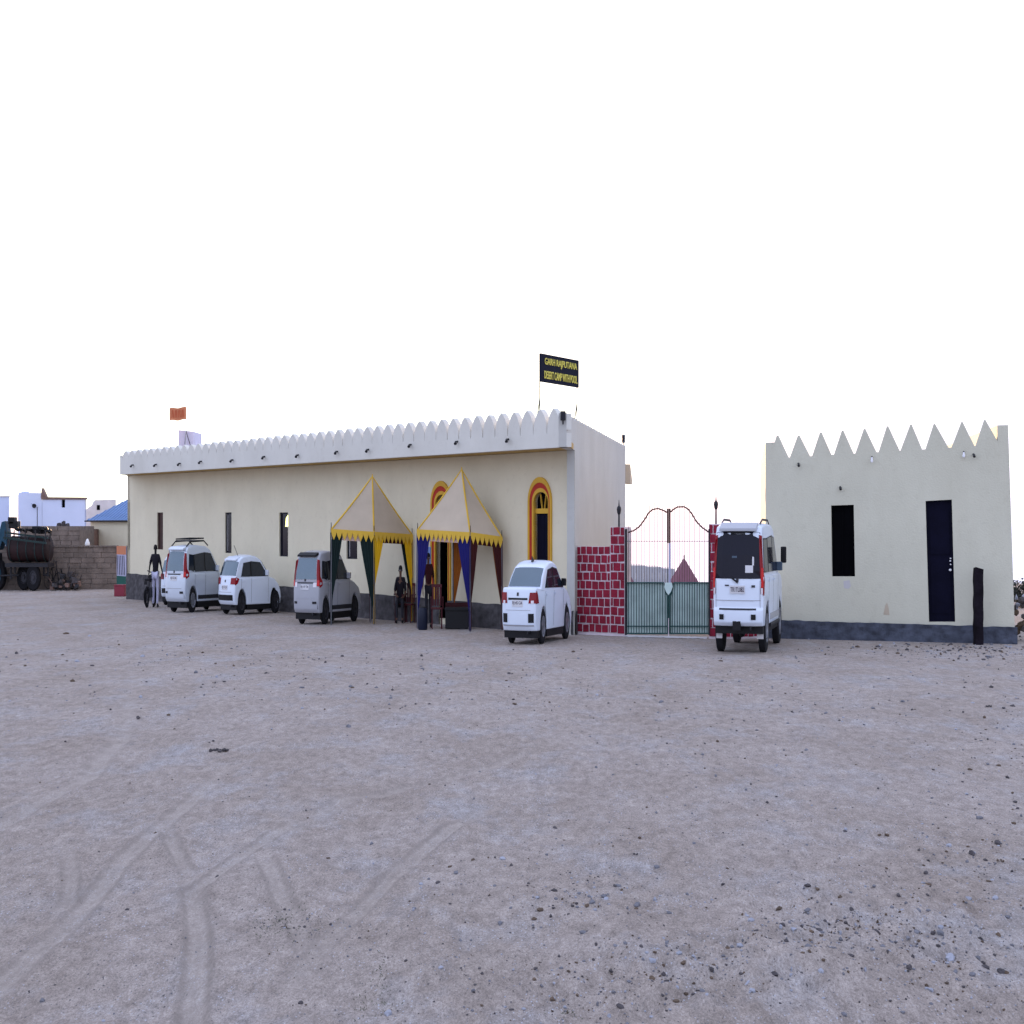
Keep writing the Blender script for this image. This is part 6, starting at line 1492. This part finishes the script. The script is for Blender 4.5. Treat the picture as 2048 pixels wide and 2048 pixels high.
for px, py, s_, m, lab, cat in NS:
    P = gp_(px, py); r_ = s_*P.y/F*.62; rnd = random.Random(int(px)); mb = MB()
    if cat in ('clump', 'clod'):
        for k in range(11 if cat == 'clump' else 6):
            rock(mb, (P.x + rnd.uniform(-1, 1)*r_*(1.4 if cat == 'clump' else .8), P.y + rnd.uniform(-.6, .6)*r_, P.z + r_*.12), r_*rnd.uniform(.22, .42), rnd)
    else: rock(mb, (P.x, P.y, P.z + r_*.25), r_, rnd, flat=.5 if 'flat' in lab or 'slab' in lab or 'flake' in lab else .72, sub=2, stretch=1.5 if ('long' in lab or 'oblong' in lab or 'flake' in lab) else 1.1)
    solo(cat if cat != 'clump' else 'dung_clump', mb, M[m], P, lab, {'clump': 'dung', 'clod': 'clod', 'stone': 'stone'}[cat], "loose stones and clods on the open ground")
# stick
P = gp_(1488, 1982); Q = gp_(1506, 1966); mb = MB(); mb.tube([P+Vector((0,0,.012)), (P+Q)/2+Vector((0,0,.02)), Q+Vector((0,0,.015))], [.006, .008, .004], 6); solo("stick", mb, M['stonep'], P, "thin pale stick lying at the bottom edge right of centre", "stick")
# gravel and pebbles
mb = MB(); rnd = random.Random(77)
clusters = [(1690,1880,110,40,420),(1400,1960,150,40,330),(1180,1800,90,30,170),(1900,1950,110,60,380),(1950,1730,110,60,300),(1160,1990,120,40,150),(1960,1300,100,12,420),(1780,1300,180,12,150),(600,1850,60,25,120),(900,1940,120,50,130),(1130,1750,250,60,160),(1500,1430,400,60,260),(330,1340,330,50,330),(1000,1380,350,40,280),(750,1330,350,50,260),(1700,1600,320,100,300),(2000,1500,60,90,150)]
cand = []
for cx_, cy_, sx_, sy_, n_ in clusters:
    for _ in range(int(n_*1.15)): cand.append((rnd.gauss(cx_, sx_), rnd.gauss(cy_, sy_), 1.5 if cy_ > 1700 and cx_ > 1100 else 1.0))
for _ in range(1100): cand.append((rnd.uniform(-60, 2110), 1245 + 850*rnd.random()**1.25, .85))
for px, py, big_ in cand:
    if py < 1262 or py > 2130: continue
    if py < 1300 and (590 < px < 1160 or 1420 < px < 1575): continue
    P = ground(px, py); P.z = gz(P.x, P.y)
    r_ = P.y/F * big_ * min(6.5, rnd.lognormvariate(.55, .60)) 
    rock(mb, (P.x, P.y, P.z + r_*.08), r_, rnd, rnd.choices((0, 1, 2, 3), (4, 6, 3, 4) if big_ > 1.2 else (5, 5, 2, 3))[0], .6, 1)
solo("gravel", mb, [M['stoned'], M['stoneg'], M['stonep'], M['stoneb']], (0, 0, 0), None, None, None, "stuff", recalc=False)
tag(bpy.data.objects["gravel"], "scattered pebbles and small stones over the bare ground", "gravel")
# low weeds
mb = MB()
for cx_, cy_, sx_, sy_, n_ in ((578,1838,34,24,190),(530,1850,20,12,50),(758,1945,10,22,50),(720,2010,14,14,30),(770,2000,16,14,35),(1130,2020,20,10,40),(480,1640,20,8,0),(2040,1325,14,5,160)):
    for _ in range(n_):
        P = ground(rnd.gauss(cx_, sx_), rnd.gauss(cy_, sy_)); P.z = gz(P.x, P.y); s_ = rnd.uniform(.004, .009); a = Vector((rnd.gauss(0, 1), rnd.gauss(0, 1), rnd.uniform(.2, 1.4))).normalized(); b = a.orthogonal().normalized()
        mb.add([P, P+a*s_+b*s_*.35, P+a*s_*1.8, P+a*s_-b*s_*.35], [(0, 1, 2, 3)])
solo("weeds", mb, M['leaf'], (0, 0, 0), "sparse tiny grey-green weeds creeping in patches over the dust", "weeds", None, "stuff", recalc=False)
